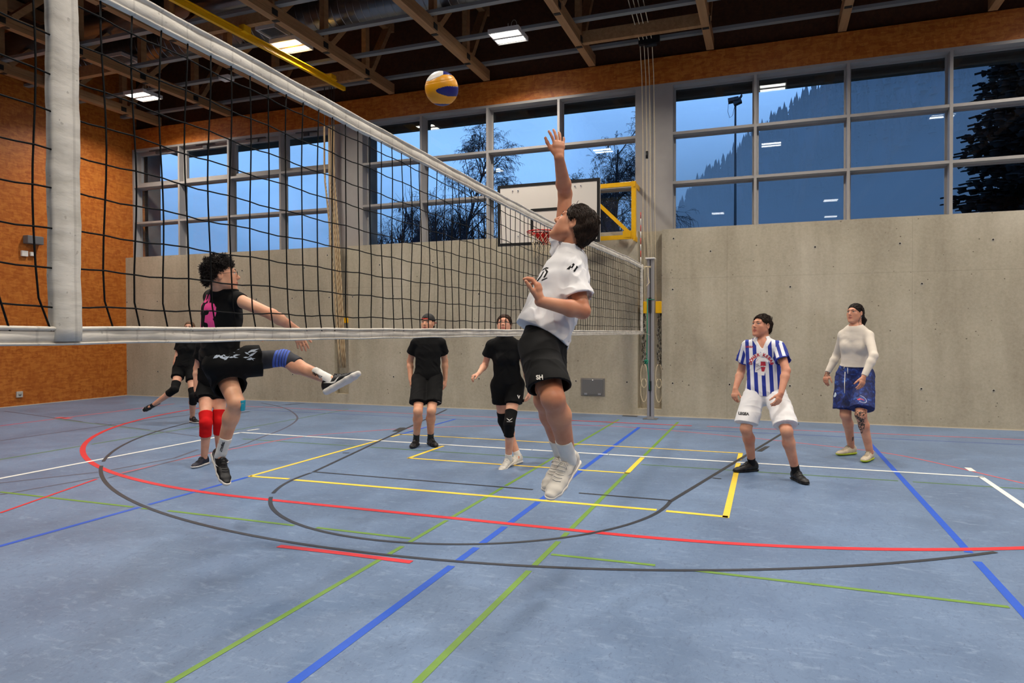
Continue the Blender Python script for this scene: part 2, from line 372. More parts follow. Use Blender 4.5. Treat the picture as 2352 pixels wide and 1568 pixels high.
# red: six metre line, seven metre mark, long side line
cr = 5.95
lines('red_court_line', RED, [(arc(-4.09, 10.71, cr, 180, 270, 50) + arc(-1.05, 10.71, cr, 270, 360, 50), .06), (px((640, 1254), (790, 1271), (945, 1291)), .055), (px((1310, 965.3), (1589, 977.8)), .05), (px((0, 1178), (222, 1100)), .03)], .0025)
lines('faded_red_court_line', PNK, [([(-9.6, 10.7), (-2.9, 10.66)], .035), ([(-.86, 10.69), (3.6, 10.73)], .04), (sp(px((279, 1086), (460, 1045), (560, 1026), (690, 1003), (800, 993), (930, 984), (1000, 981), (1150, 977), (1300, 976), (1450, 981), (1700, 1003), (1880, 1022), (2070, 1046), (2352, 1110))), .03),
    (px((0, 978), (140, 960), (270, 944), (400, 927)), .045), (px((130, 958), (160, 961)), .14)], .0018)
# black: three point arc, key, free throw circle
lines('black_court_line', BLK, [(arc(-2.54, 10.02, 6.2, 180, 226, 40), .036), (arc(-2.54, 10.02, 6.2, 228.5, 309, 80), .036),
    (arc(-2.54, 5.85, 1.775, 181, 210, 24), .034), (arc(-2.54, 5.85, 1.775, 214.5, 360, 90), .034), ([(-4.315, 5.85), (-5.52, 11.46)], .036), ([(-.765, 5.84), (.43, 11.46)], .038),
    ([(-4.30, 5.87), (-1.975, 5.87)], .03), ([(-1.555, 5.88), (-.77, 5.88)], .03), (px((655, 930), (700, 926)), .03)], .0026)
mk = MB()
for L in ([(900, 990.5), (918, 982), (932, 982), (921, 991)], [(1737, 1036), (1757, 1025), (1769, 1025), (1750, 1037)]):
    q = px(*L); mk.raw([(x, y, .0028) for x, y in q], [(0, 3, 2, 1)])
for a, b_ in (((1637, 1097.5), (1657, 1099.5)), ((787, 1040), (802, 1040))): mk.strip(px(a, b_), .03, 0, .0028)
mk.build('black_key_mark', BLK, floor)
FAR = simple('grey_line_paint', (84, 84, 100), .5, var=.1)
lines('grey_court_line', FAR, [(sp(px((600, 925), (640, 933), (665, 942), (682, 956), (678, 968), (650, 985), (600, 1004), (560, 1020), (520, 1030), (430, 1050), (250, 1097))), .032), (px((0, 1012), (258, 975), (430, 953), (460, 947)), .04),
    (px((560, 940), (690, 925)), .035), (px((0, 1109), (225, 1084)), .035), (px((250, 1080), (400, 1052), (455, 1032)), .04), (px((0, 1136), (228, 1096)), .03), (px((10, 944), (190, 968)), .035), (px((218, 971), (345, 987)), .035), (px((355, 989), (455, 1002)), .03), (px((1000, 936), (1010, 938)), .03)], .0016)
# ------------------------------------------------------------------ roof timbers, rails, ducts, lamps
TX = [-12.77, -10.83, -8.85, -6.86, -4.87, -2.89, -.91, 1.05, 3.02, 5.0]
TLAB = ['light timber roof truss closest to the orange board wall', 'second timber roof truss from the orange board wall',
        'timber roof truss seen along the underside of the net tape', 'timber roof truss just right of the lamp under the air duct',
        'timber roof truss reaching the wall left above the ball', 'timber roof truss right of the middle lamp', 'timber roof truss ending above the grey pillar ropes',
        'timber roof truss over the window with the floodlight pole', 'timber roof truss at the top right corner above the dark spruce', 'timber roof truss beyond the top right corner']
def make_truss(x):
    r = empty('roof_truss', (x, 11.75, 6.03), cat='roof truss', group='timber roof trusses')
    c = MB(); c.box((x - .06, YB + .1, 6.03), (x + .06, 11.85, 6.10)); c.box((x - .06, YB + .1, 6.104), (x - .012, 11.85, 6.21)); c.box((x + .012, YB + .1, 6.104), (x + .06, 11.85, 6.21))
    c.build('bottom_chord', WOOD, r)
    MB().box((x - .06, YB + .1, 7.2), (x + .06, 11.85, 7.40)).build('top_chord', WOOD, r)
    y = 10.98; k = 0
    while y > 1.5:
        MB().bar((x, y + .08, 6.2), (x, min(y + 1.05, 11.7), 7.22), .09, .15, up=(1, 0, 0)).build('diagonal', WOOD, r)
        MB().box((x - .045, y - .12, 6.21), (x + .045, y + .0, 7.2)).build('post', WOOD, r)
        g = MB().box((x - .05, y - .035, 6.022), (x + .05, y + .035, 6.029)); g.box((x + .061, y - .16, 6.06), (x + .07, y - .04, 6.15)); g.build('joint_plate', [simple('dark_joint_plate', (30, 26, 22), .6)], r)
        y -= 1.25; k += 1
    return r
trusses = []
proto = make_truss(TX[0]); proto['label'] = TLAB[0]
def copy_tree(o, parent=None, dx=(0, 0, 0)):
    c = o.copy(); COL.objects.link(c)
    if parent is not None: c.parent = parent; c.matrix_parent_inverse = o.matrix_parent_inverse.copy()
    for ch in o.children: copy_tree(ch, c)
    return c
for x, l in zip(TX[1:], TLAB[1:]):
    t = copy_tree(proto); t.location = (x, 11.75, 6.03); t['label'] = l
# steel rails over the chords
RL = [(11.62, 'grey steel rail nearest the window wall, above the orange beam'), (10.5, 'second grey steel rail from the window wall, crossing the trusses'), (9.48, 'third grey steel rail from the window wall, below the silver duct'), (8.45, 'grey steel rail crossing above the net tape, farthest from the windows')]
for y, l in RL:
    m = MB(); m.box((XL, y - .05, 6.22), (XR, y + .05, 6.232)); m.box((XL, y - .05, 6.232), (XR, y - .04, 6.27)); m.box((XL, y + .04, 6.232), (XR, y + .05, 6.27))
    tag(m.build('ceiling_rail', RAIL), l, 'rail', 'grey steel rails under the roof')
for (xa, xb, y), l in (((-2.83, -.97, 10.97), 'light timber cross beam left of the grey pillar ropes'), ((-8.79, -6.92, 11.05), 'light timber cross beam at the end of the yellow bar'), ((-12.7, -10.9, 9.2), 'light timber cross beam near the orange board wall'), ((-8.79, -6.92, 8.54), 'light timber cross beam crossing the yellow bar above the net')):
    tag(MB().box((xa, y - .05, 6.06), (xb, y + .05, 6.25)).build('cross_beam', WOOD), l, 'beam', 'timber cross beams between the trusses')
# silver air duct with seams
d = MB(); pts = [(x, 10.15, 6.93) for x in np.arange(-13.4, -2.0, .25)]
d.tube(pts, .33, 20)
for x in np.arange(-13.3, -2.1, .14): d.tube([(x, 10.15, 6.93), (x + .012, 10.15, 6.93)], .338, 20, caps=True)
du = tag(d.build('air_duct', DUCT), 'round silver air duct with spiral seams running between the trusses', 'air duct')
d = MB(); d.tube([(x, 8.95, 6.80) for x in np.arange(-13.4, 3, .5)], .2, 16)
tag(d.build('air_duct', DUCT), 'narrower silver air duct behind the trusses at the top edge', 'air duct')
for P, l in ((((598, 69), (635, 60), (658, 84), (615, 92)), 'square white framed vent beside the lamp under the yellow bar'), (((250, 132), (287, 124), (309, 146), (280, 150)), 'square white framed vent behind the net near the orange wall')):
    q = [Vector(atZ(x, y, 6.5)) for x, y in P]; c = sum(q, Vector()) / 4
    r = empty('ceiling_vent', c, l, 'vent', 'square ceiling vents')
    m = MB(); m.box((c.x - .2, c.y - .2, 6.5), (c.x + .2, c.y - .175, 6.56)); m.box((c.x - .2, c.y + .175, 6.5), (c.x + .2, c.y + .2, 6.56)); m.box((c.x - .2, c.y - .175, 6.5), (c.x - .175, c.y + .175, 6.56)); m.box((c.x + .175, c.y - .175, 6.5), (c.x + .2, c.y + .175, 6.56)); m.build('vent_frame', WHITEP, r)
    m = MB()
    for k in range(12): m.bar((c.x - .17, c.y - .16 + k * .029, 6.53), (c.x + .17, c.y - .16 + k * .029, 6.53), .018, .004)
    m.box((c.x - .2, c.y - .2, 6.56), (c.x + .2, c.y + .2, 6.6)); m.build('grille', simple('vent_grille', (96, 98, 100), .5, .3), r)
# white access boxes between rails
tag(MB().box((-9.6, 10.25, 6.12), (-9.38, 10.42, 6.19)).build('smoke_detector', WHITEP), 'small white detector box on the rail behind the net', 'detector')
# lamps
def make_lamp(x, y, z=6.17):
    r = empty('ceiling_lamp', (x, y, z), cat='lamp')
    m = MB(); m.box((x - .26, y - .24, z + .012), (x + .26, y + .24, z + .07))
    for a, b_ in ((-.24, -.225), (.225, .24), (-.03, .03)): m.box((x - .26, y + a, z), (x + .26, y + b_, z + .012))
    m.box((x - .26, y - .225, z), (x - .245, y + .225, z + .012)); m.box((x + .245, y - .225, z), (x + .26, y + .225, z + .012))
    m.tube([(x, y, z + .07), (x, y, 6.4)], .008, 6)
    m.tube([(x + .1 + .05 * math.cos(t), y, z + .07 + .1 + .1 * math.sin(t)) for t in np.linspace(-1.6, 4.7, 12)], .004, 5)
    m.build('housing', WHITEP, r)
    for s_ in (-1, 1): MB().box((x - .23, y + s_ * .115 - .058, z + .001), (x + .23, y + s_ * .115 + .058, z + .0115)).build('light_tube', LAMP, r)
    ld = bpy.data.lights.new('lamp_light', 'AREA'); ld.shape = 'RECTANGLE'; ld.size = .46; ld.size_y = .40; ld.energy = 92; ld.spread = math.radians(143); ld.color = (1.0, .92, .82)
    lo = bpy.data.objects.new('lamp_light', ld); COL.objects.link(lo); lo.parent = r; lo.location = (0, 0, -.004)
    return r
L0 = make_lamp(-11.85, 10.6); tag(L0, 'lit twin tube lamp behind the net near the orange wall', 'lamp', 'twin tube ceiling lamps')
OUT = 'twin tube ceiling lamp out of view, seen only as a window reflection'
for x, y, l in [(-7.47, 9.62, 'lit twin tube lamp under the yellow bar above the net'), (-3.96, 10.55, 'lit twin tube lamp in the middle, right above the ball'), (.06, 9.6, OUT), (4.0, 10.4, OUT),
                (-11.8, 6.1, OUT), (-7.6, 5.1, OUT), (-4.1, 6.13, OUT), (.05, 5.2, OUT), (3.6, 6.4, OUT), (-4.2, 2.0, OUT), (.07, 1.1, OUT), (3.5, 1.05, OUT),
                (7.6, 9.6, OUT), (7.6, 5.1, OUT), (7.6, .9, OUT), (-1.93, -5.0, OUT), (2.1, -3.6, OUT), (2.4, -7.5, OUT)]:
    t = copy_tree(L0); t.location = (x, y, 6.17); tag(t, l, 'lamp', 'twin tube ceiling lamps' if l is not OUT else 'ceiling lamps out of view')
# yellow climbing rope bar
m = MB(); a = Vector((-7.66, 5.4, 5.93)); b_ = Vector((-7.40, 11.05, 5.93)); m.bar(a, b_, .055, .07); m.bar(a + Vector((0, 0, .05)), b_ + Vector((0, -.3, .05)), .11, .012)
m.box((-7.52, 8.45, 5.96), (-7.42, 8.6, 6.06)); m.box((-7.47, 10.6, 5.96), (-7.37, 10.75, 6.06))
tag(m.build('rope_track', YEL), 'long yellow steel bar under the roof carrying the climbing ropes', 'steel bar')
# climbing ropes bundled at its end
ROPE = NT('twisted_rope'); wv = ROPE.n.new('ShaderNodeTexWave'); wv.inputs['Scale'].default_value = 18; ROPE.link(ROPE.coord((2, 2, 1)), wv.inputs['Vector'])
ROPE.base(ROPE.ramp(wv.outputs['Fac'], [(.35, s2l((126, 92, 56))), (.6, s2l((222, 200, 160)))])); ROPE.rough(.9); ROPE = ROPE.m
RL_ = ['cream climbing rope hanging furthest left of the bundle at the grey pillar', 'cream climbing rope second from left in the bundle', 'cream climbing rope third from left in the bundle', 'cream climbing rope fourth from left, nearest the wall groove edge']
for k, (xt, xb, yy) in enumerate(((745, 783, 11.35), (756, 788, 11.45), (761, 791, 11.5), (767, 795, 11.55))):
    pts = [tuple(atY(xt + (xb - xt) * max(0, (t - .3) / .7) ** .8 + (xt - 752) * 0, 205 + t * 680, yy)) for t in np.linspace(0, .94, 16)]
    up = MB(); up.tube([tuple(atY(xt, 200, yy)), pts[1], pts[2]], .008, 6)
    r = MB().tube(pts[2:], .018, 8); o = r.build('climbing_rope', ROPE); tag(o, RL_[k], 'rope', 'climbing ropes beside the first grey pillar')
    up.build('hanger_chain', simple('thin_chain', (120, 116, 108), .4, .7), o)
tag(MB().box((-7.86, 11.60, 1.60), (-7.76, 11.75, 1.70)).build('rope_clamp', YEL), 'yellow clamp on the left wall groove beside the ropes', 'clamp')
# right hand pulley ropes in the second groove
CREAM = simple('cream_cord', (222, 206, 172), .8, var=.08, vscale=60)
pl = MB().box((-1.99, 11.30, 6.06), (-1.66, 11.42, 6.20)); pl.tube([(-1.9, 11.36, 6.06), (-1.7, 11.36, 6.06)], .04, 10)
pr_ = empty('rope_pulley', (-1.83, 11.36, 6.13), 'black pulley on the rail with four thin cream cords running down the grey pillar', 'pulley'); pl.build('pulley_block', BLACK, pr_)
for k, (xx, topx, zb) in enumerate(((1476, 1428, 1.0), (1485, 1440, 1.05), (1493, 1452, .95), (1503, 1466, .9))):
    q = atY(xx, 320, 11.62); T = atZ(topx, 0, 6.15) + np.array([0, 0, .35])
    pts = [tuple(T), tuple((T + np.array([q[0], 11.36, 6.2])) / 2 - np.array([0, 0, .06])), (q[0], 11.36, 6.12), (q[0], 11.55, 5.6), (q[0], 11.66, 4.6), (q[0], 11.66, 3.4), (q[0], 11.74, 3.0), (q[0] + .01, 11.76, zb)]
    o = MB().tube(pts, .007, 6).build('pulley_cord', CREAM, pr_)
    if k == 1: MB().tube([(q[0], 11.66, 4.42), (q[0], 11.66, 4.30)], .022, 8).build('cord_weight', BLACK, o)
for x, l in ((-1.97, 'dark chain hanging in the groove left of the net post'), (-1.72, 'dark chain hanging in the groove right of the net post')):
    r = empty('wall_chain', (x, 11.75, .9), l, 'chain', 'dark chains beside the net post')
    MB().box((x - .05, 11.66, 1.72), (x + .05, 11.78, 1.92)).build('chain_clamp', YEL, r, .008)
    m = MB(); n = 60
    for k in range(n):
        z = 1.72 - k * .0145; a_ = random.uniform(0, PI); cx = x + random.uniform(-.03, .03); cy = 11.74 + random.uniform(-.02, .02)
        m.tube([(cx + .012 * math.cos(t) * math.cos(a_), cy + .012 * math.cos(t) * math.sin(a_), z + .018 * math.sin(t)) for t in np.linspace(0, 2 * PI, 9)[:-1]], .0045, 5, closed=True, mi=k % 3 == 0)
    m.build('chain_links', [simple('dark_chain', (48, 46, 44), .4, .6), simple('light_chain', (170, 168, 160), .4, .6)], r)
    for s_, (zz, ww) in enumerate(((.86, .055), (.62, .045))):
        m = MB().tube([(x + ww * math.sin(t) * (1.2 if s_ else 1), 11.72, zz - .19 + .2 * math.cos(t) * -1) for t in np.linspace(-2.9, 2.9, 18)], .008, 6)
        m.build('cord_loop', CREAM, r)
# ------------------------------------------------------------------ basketball board
bx0, bx1, bz0, bz1, by = -4.398, -2.596, 2.889, 3.936, 11.2
bb = empty('basketball_hoop', ((bx0 + bx1) / 2, by, bz0), 'white basketball backboard with black border and red hoop, swung to the wall on yellow arms', 'basketball hoop')
MB().box((bx0, by - .025, bz0), (bx1, by + .01, bz1)).build('backboard', simple('board_white', (234, 226, 214), .4), bb)
m = MB(); t_ = .05; yy = by - .028; ye = by - .0255
def rectf(m, x0, z0, x1, z1, t, yy=yy, ye=ye):
    m.box((x0, yy, z1 - t), (x1, ye, z1)); m.box((x0, yy, z0), (x1, ye, z0 + t)); m.box((x0, yy, z0 + t), (x0 + t, ye, z1 - t)); m.box((x1 - t, yy, z0 + t), (x1, ye, z1 - t))
rectf(m, bx0, bz0, bx1, bz1, t_); xc = (bx0 + bx1) / 2; rectf(m, xc - .30, 3.055, xc + .30, 3.50, .05)
m.build('board_border', BLACK, bb)
m = MB()
for x in (-4.12, -4.02, -3.02, -2.92):
    for z in (3.83,): m.tube([(x, by - .026, z), (x, by - .034, z)], .012, 8)
for x in (-4.02, -3.9): m.tube([(x, by - .026, 3.05), (x, by - .034, 3.05)], .01, 8)
m.build('bolt', STEEL, bb)
HR = simple('hoop_red', (206, 26, 26), .4)
m = MB(); m.tube([(xc + .225 * math.cos(t), by - .38 + .225 * math.sin(t), 3.05) for t in np.linspace(0, 2 * PI, 37)[:-1]], .011, 8, closed=True)
m.bar((xc - .07, by - .16, 3.045), (xc - .07, by - .03, 3.0), .02, .05); m.bar((xc + .07, by - .16, 3.045), (xc + .07, by - .03, 3.0), .02, .05)
m.raw([(xc - .2, by - .3, 3.04), (xc + .2, by - .3, 3.04), (xc + .06, by - .04, 2.90), (xc - .06, by - .04, 2.90)], [(0, 1, 2, 3), (3, 2, 1, 0)]); m.box((xc - .08, by - .04, 2.88), (xc + .08, by - .026, 3.08))
m.tube([(xc + .225 * math.cos(t), by - .38 + .225 * math.sin(t), 3.018) for t in np.linspace(0, 2 * PI, 37)[:-1]], .005, 6, closed=True)
m.build('hoop_ring', HR, bb)
m = MB(); N = 12
for k in range(N):
    for sgn in (-1, 1):
        pts = []
        for j in range(7):
            t = j / 6; r_ = .22 - .1 * min(1, t * 1.4) ** .8; a_ = 2 * PI * (k + sgn * j * .5) / N; pts.append((xc + r_ * math.cos(a_), by - .38 + r_ * math.sin(a_), 3.035 - .40 * t))
        m.tube(pts, .0045, 5)
m.build('hoop_net', CREAM, bb)
m = MB(); m.bar((-2.1, 11.5, 3.865), (-4.0, 11.42, 3.83), .04, .07); m.bar((-2.1, 11.5, 2.99), (-4.0, 11.42, 2.96), .04, .07); m.box((-2.135, 11.46, 2.95), (-2.065, 11.54, 3.90))
m.bar((-2.14, 11.5, 3.02), (-2.75, 11.48, 3.62), .035, .06); m.box((-2.28, 11.47, 2.98), (-2.1, 11.53, 3.09))
for z, ye_ in ((2.97, YW), (3.86, YF)): m.box((-2.10, 11.44, z - .05), (-2.073, ye_, z + .03))
m.box((-3.9, 11.21, 3.0), (-3.84, 11.45, 3.85)); m.box((-3.1, 11.21, 3.0), (-3.04, 11.45, 3.85))
m.build('swing_arm', YEL, bb)
# ------------------------------------------------------------------ text helper
def text_mesh(s_, size, bold=0.0, ext=0.0, shear=0.0, space=1.0):
    c = bpy.data.curves.new('t', 'FONT'); c.body = s_; c.size = size; c.align_x = 'CENTER'; c.align_y = 'CENTER'; c.offset = bold; c.extrude = ext; c.shear = shear; c.space_character = space
    c.resolution_u = 3
    o = bpy.data.objects.new('t', c); COL.objects.link(o); dg = bpy.context.evaluated_depsgraph_get(); dg.update()
    me = bpy.data.meshes.new_from_object(o.evaluated_get(dg)); bpy.data.objects.remove(o); bpy.data.curves.remove(c); return me
def text_at(name, s_, size, origin, xdir, ydir, mat, parent, **kw):
    me = text_mesh(s_, size, **kw); xd = Vector(xdir).normalized(); yd = Vector(ydir).normalized(); n = xd.cross(yd)
    M = Matrix((xd, yd, n)).transposed().to_4x4(); M.translation = Vector(origin); me.transform(M)
    me.name = name; return link_mesh(name, me, mat, parent)
text_at('board_lettering', 'ALDER SPORT', .075, (-2.90, by - .030, 2.975), (1, 0, 0), (0, 0, 1), simple('board_red_print', (206, 70, 60), .5), bb, bold=.002)
# ------------------------------------------------------------------ wall things
r = empty('wall_hatch', (-2.84, YW, .31), 'square grey steel hatch low in the concrete wall left of the net post', 'hatch')
MB().box((-3.05, YW - .012, .312), (-2.63, YW, .62)).build('hatch_frame', simple('hatch_steel', (146, 142, 134), .4, .5), r, .004)
MB().box((-3.02, YW - .02, .335), (-2.66, YW - .0125, .60)).build('hatch_door', simple('hatch_steel_door', (132, 130, 126), .4, .5), r, .004)
m = MB()
for x in (-2.96, -2.72): m.box((x - .025, YW - .03, .33), (x + .025, YW - .0205, .36))
m.tube([(-2.84, YW - .02, .58), (-2.84, YW - .03, .58)], .01, 8); m.build('hinge', simple('bright_steel', (190, 190, 188), .3, .7), r)
X = XL
tag(MB().box((X, 9.38, 3.16), (X + .14, 9.70, 3.32)).build('speaker_box', simple('grey_plastic', (104, 104, 106), .6), bevel=.01), 'grey box mounted on the orange wall left of the net band', 'wall box')
tag(MB().box((X, 9.33, 2.91), (X + .05, 9.45, 3.02)).build('wall_sensor', WHITEP, bevel=.006), 'small white square sensor below the grey wall box, left one', 'sensor')
tag(MB().box((X, 9.50, 2.93), (X + .05, 9.60, 3.01)).build('wall_sensor', WHITEP, bevel=.006), 'small white round-cornered sensor below the grey wall box, right one', 'sensor')
r = empty('wall_socket', (X, 9.27, .2), 'small grey socket low on the orange wall', 'socket')
MB().box((X, 9.21, .17), (X + .03, 9.33, .285)).build('socket_plate', simple('socket_grey', (190, 188, 182), .5), r, .005); MB().tube([(X + .03, 9.27, .228), (X + .034, 9.27, .228)], .03, 12).build('socket_face', simple('socket_dark', (150, 148, 142), .5), r)
m = MB().box((-2.3, 11.5, 0.001), (-2.05, 11.62, .004)); tag(m.build('floor_socket_cover', simple('socket_cover', (70, 72, 74), .5)), 'flat dark cover plate in the floor left of the net post', 'cover plate')
# ------------------------------------------------------------------ volleyball net
NX = -1.79
pst = empty('net_post', (NX, 11.29, 0), 'silver aluminium net post standing at the far end of the net', 'net post')
m = MB()
prof = [(.055, 0)] ; n = 20
ring = []
for k in range(n):
    a_ = 2 * PI * k / n; rr = .052
    if abs(math.sin(a_ + PI / 2) - 1) < .04: rr = .04
    ring.append((NX + .02 * (1 if math.cos(a_) > 0 else -1) * (abs(math.cos(a_)) > .2) + rr * .75 * math.cos(a_), 11.29 + rr * math.sin(a_)))
m.prism(ring, 0, 2.58); pb = m.build('post_tube', simple('post_alu', (176, 176, 178), .35, .5), pst)
MB().box((NX - .008, 11.233, .05), (NX + .012, 11.24, 2.57)).build('post_groove', simple('groove_dark', (74, 72, 72), .5, .4), pst)
MB().box((NX - .075, 11.21, 2.58), (NX + .075, 11.37, 2.605)).build('post_cap', WHITEP, pst, .006)
MB().box((NX - .11, 11.18, 0.0005), (NX + .11, 11.40, .008)).build('post_sleeve', STEEL, pst)
GRNC = simple('green_cord', (24, 128, 100), .7)
m = MB(); m.tube([(NX - .04, 11.22, 1.95), (NX - .045, 11.22, 1.3), (NX - .05, 11.22, .92), (NX - .02, 11.21, .7), (NX, 11.2, .48)], .008, 6); m.tube([(NX + .06 * math.cos(t), 11.29 - .085 * abs(math.sin(t)), 1.93) for t in np.linspace(0, PI, 8)], .007, 6)
for k in range(5): m.tube([(NX - .055 + .025 * math.cos(t + k), 11.20 + .02 * math.sin(t * 2 + k), .93 + .03 * math.sin(t)) for t in np.linspace(0, 6.2, 10)], .007, 5, closed=True)
m.build('green_cord', GRNC, pst, 0)
MB().box((NX - .02, 11.205, 1.72), (NX + .02, 11.235, 1.96)).build('post_winch', BLACK, pst)
MB().box((NX - .02, 11.205, .46), (NX + .02, 11.235, .62)).build('post_hook', BLACK, pst)
net = empty('volleyball_net', (NX, 5.8, 1.38), 'black volleyball net with white tape bands stretched across the hall', 'net')
def wob(y, s_=0): return .006 * math.sin(y * 1.7 + s_) + .004 * math.sin(y * 4.1 + 2 * s_)
zt0, zt1 = 2.36, 2.43; zb0, zb1 = 1.377, 1.428
def sagt(y): return -.0 if y > 9 else -.045 * math.sin(PI * min(1, max(0, (y - 1.0) / 9.5))) ** 2
NET = simple('black_net_cord', (12, 12, 13), .8, spec=.2)
m = MB(); ys = [1.06 + k * .1013 for k in range(94)]
tapeR = random.Random(3)
for k, y in enumerate(ys):
    j = .012 * math.sin(k * 1.3) ; jb = -.03 * math.exp(-max(0, y - 1.2) / 1.2) * (1 if k % 2 == 0 else .85)
    zs = np.linspace(zb1 - .012, zt0 + .01 + sagt(y), 12); pts = []
    for q, z in enumerate(zs):
        t = q / 11; off = 0
        if t < .1: off = -jb * 1.2 * (1 - t / .1) 
        pts.append((NX + wob(y, 1) * math.sin(PI * t) + .004 * math.sin(7 * t + k), y + off + .004 * math.sin(9 * t + k * .7), z))
    m.tube(pts, .0027, 5)
zr = [1.483, 1.587, 1.69, 1.795, 1.897, 2.0, 2.10, 2.205, 2.31]
for i, z in enumerate(zr):
    pts = []
    for k in range(len(ys) * 2 - 1):
        y = ys[0] + k * .05065; t = (z - 1.43) / .95
        pts.append((NX + wob(y, 1) * math.sin(PI * t), y, z + sagt(y) * t + .003 * math.sin(k * .9 + i) - (.0016 if k % 2 else 0)))
    m.tube(pts, .0025, 5)
m.build('net_mesh', NET, net)
TAPE = NT('white_net_tape'); tv = TAPE.coord(); tn = TAPE.noise(TAPE.coord((1, 2.5, 8)), 3, 4, .6)
sep = TAPE.n.new('ShaderNodeSeparateXYZ'); TAPE.link(tv, sep.inputs[0])
cc = TAPE.ramp(tn, [(.35, s2l((198, 192, 180))), (.6, s2l((224, 218, 206)))])
sp_ = TAPE.noise(TAPE.coord((1, 1, 1)), 45, 2); cc = TAPE.mix(TAPE.math('MULTIPLY', TAPE.math('GREATER_THAN', sp_, .70), .35), cc, s2l((120, 112, 100)))
fr_ = TAPE.math('FRACT', TAPE.math('MULTIPLY', TAPE.math('SUBTRACT', sep.outputs['Y'], 1.055), 1 / .1013)); cc = TAPE.mix(TAPE.math('MULTIPLY', TAPE.math('LESS_THAN', fr_, .07), .22), cc, s2l((120, 112, 104))); TAPE.base(cc); TAPE.rough(.55); TAPE.bump(tn, .3, .01); TAPE = TAPE.m
def tape(name, y0, y1, z0, z1, sag, x=NX, th=.006, n=120, bulge=.006):
    """folded band: front face with a stitched rib top and bottom"""
    v = []; f = []; prof = [(-th, 0), (-th - bulge, .05), (-th - bulge, .12), (-th * .5, .17), (-th - .001, .22), (-th - .003, .5), (-th - .001, .72), (-th * .3, .77), (-th - bulge, .83), (-th - bulge, .94), (-th * .4, 1.0), (th * .4, 1.0), (th + bulge, .94), (th + bulge, .83), (th * .3, .77), (th + .001, .72), (th + .001, .22), (th * .5, .17), (th + bulge, .12), (th + bulge, .05), (th, 0)]
    m_ = len(prof)
    for i in range(n + 1):
        y = y0 + (y1 - y0) * i / n; s = sag(y)
        for dx, t in prof: v.append((x + dx + wob(y) * .3 + .0015 * math.sin(y * 22 + t * 5), y, z0 + (z1 - z0) * t + s + .0012 * math.sin(y * 13)))
    for i in range(n):
        for k in range(m_): f.append((i * m_ + k, i * m_ + (k + 1) % m_, (i + 1) * m_ + (k + 1) % m_, (i + 1) * m_ + k))
    f.append(tuple(range(m_))[::-1]); f.append(tuple(n * m_ + k for k in range(m_)))
    return MB().raw(v, f, 0, True).build(name, TAPE, net)
tape('top_tape', 1.0, 10.60, zt0, zt1, sagt)
tape('bottom_tape', .9, 10.60, zb0, zb1, lambda y: .004 - .004 * abs(y - 4) / 4)
# side bands
def band(y, w_, z0, z1, nm='side_band'):
    v = []; f = []; n = 30
    for i in range(n + 1):
        z = z0 + (z1 - z0) * i / n; q = .0015 * math.sin(i * .9) + .001 * math.sin(i * 2.3)
        for dx, dy in ((-.016, -w_ / 2), (-.019, -w_ / 6), (-.019, w_ / 6), (-.016, w_ / 2), (.016, w_ / 2), (.016, -w_ / 2)): v.append((NX + dx + q * .6 , y + dy + q * .5, z))
    for i in range(n):
        for k in range(6): f.append((i * 6 + k, i * 6 + (k + 1) % 6, (i + 1) * 6 + (k + 1) % 6, (i + 1) * 6 + k))
    f += [tuple(range(6))[::-1], tuple(n * 6 + k for k in range(6))]
    return MB().raw(v, f, 0, True).build(nm, TAPE, net)
band(1.343, .073, 1.388, 2.45); band(10.44, .06, 1.385, 2.42)
MB().box((NX - .030, 1.318, 2.315), (NX - .0205, 1.352, 2.34)).build('antenna_pocket', simple('yellow_black_tag', (190, 170, 20), .6), net)
MB().box((NX - .024, 1.285, 1.392), (NX - .012, 1.325, 1.418)).build('band_buckle', simple('buckle_grey', (120, 116, 110), .5), net)
m = MB(); m.tube([(NX - .022, 10.49, 1.36 + .0), (NX - .022, 10.49, 2.44)], .006, 8)
for k in range(8): m.tube([(NX - .022, 10.49, 2.44 + k * .0965), (NX - .022, 10.49, 2.44 + (k + 1) * .0965)], .006, 8, mi=1 if k % 2 else 0)
m.build('antenna', [WHITEP, simple('antenna_red', (196, 44, 36), .5)], net)
for P_, r_ in (([(NX, 10.6, 2.40), (NX + .0, 10.85, 2.42), (NX + .01, 11.22, 2.46)], .009), ([(NX, 10.6, 2.37), (NX + .0, 10.85, 2.43), (NX + .01, 11.22, 2.44)], .007), ([(NX - .01, 11.1, 2.44), (NX - .02, 11.15, 2.30), (NX, 11.16, 2.2), (NX - .04, 11.12, 2.14)], .008), ([(NX, 10.58, 1.40), (NX, 10.9, 1.38), (NX, 11.2, 1.36)], .003)): MB().tube(P_, r_, 6).build('net_rope', CREAM, net)
MB().tube([(NX, 10.56, 1.40), (NX, 10.56, 2.38)], .006, 6).build('net_side_cord', NET, net)
text_at('tape_print', 'Bremshey', .03, (NX + .0145, 10.1, 2.393), (0, 1, 0), (0, 0, 1), BLACK, net) if 0 else None
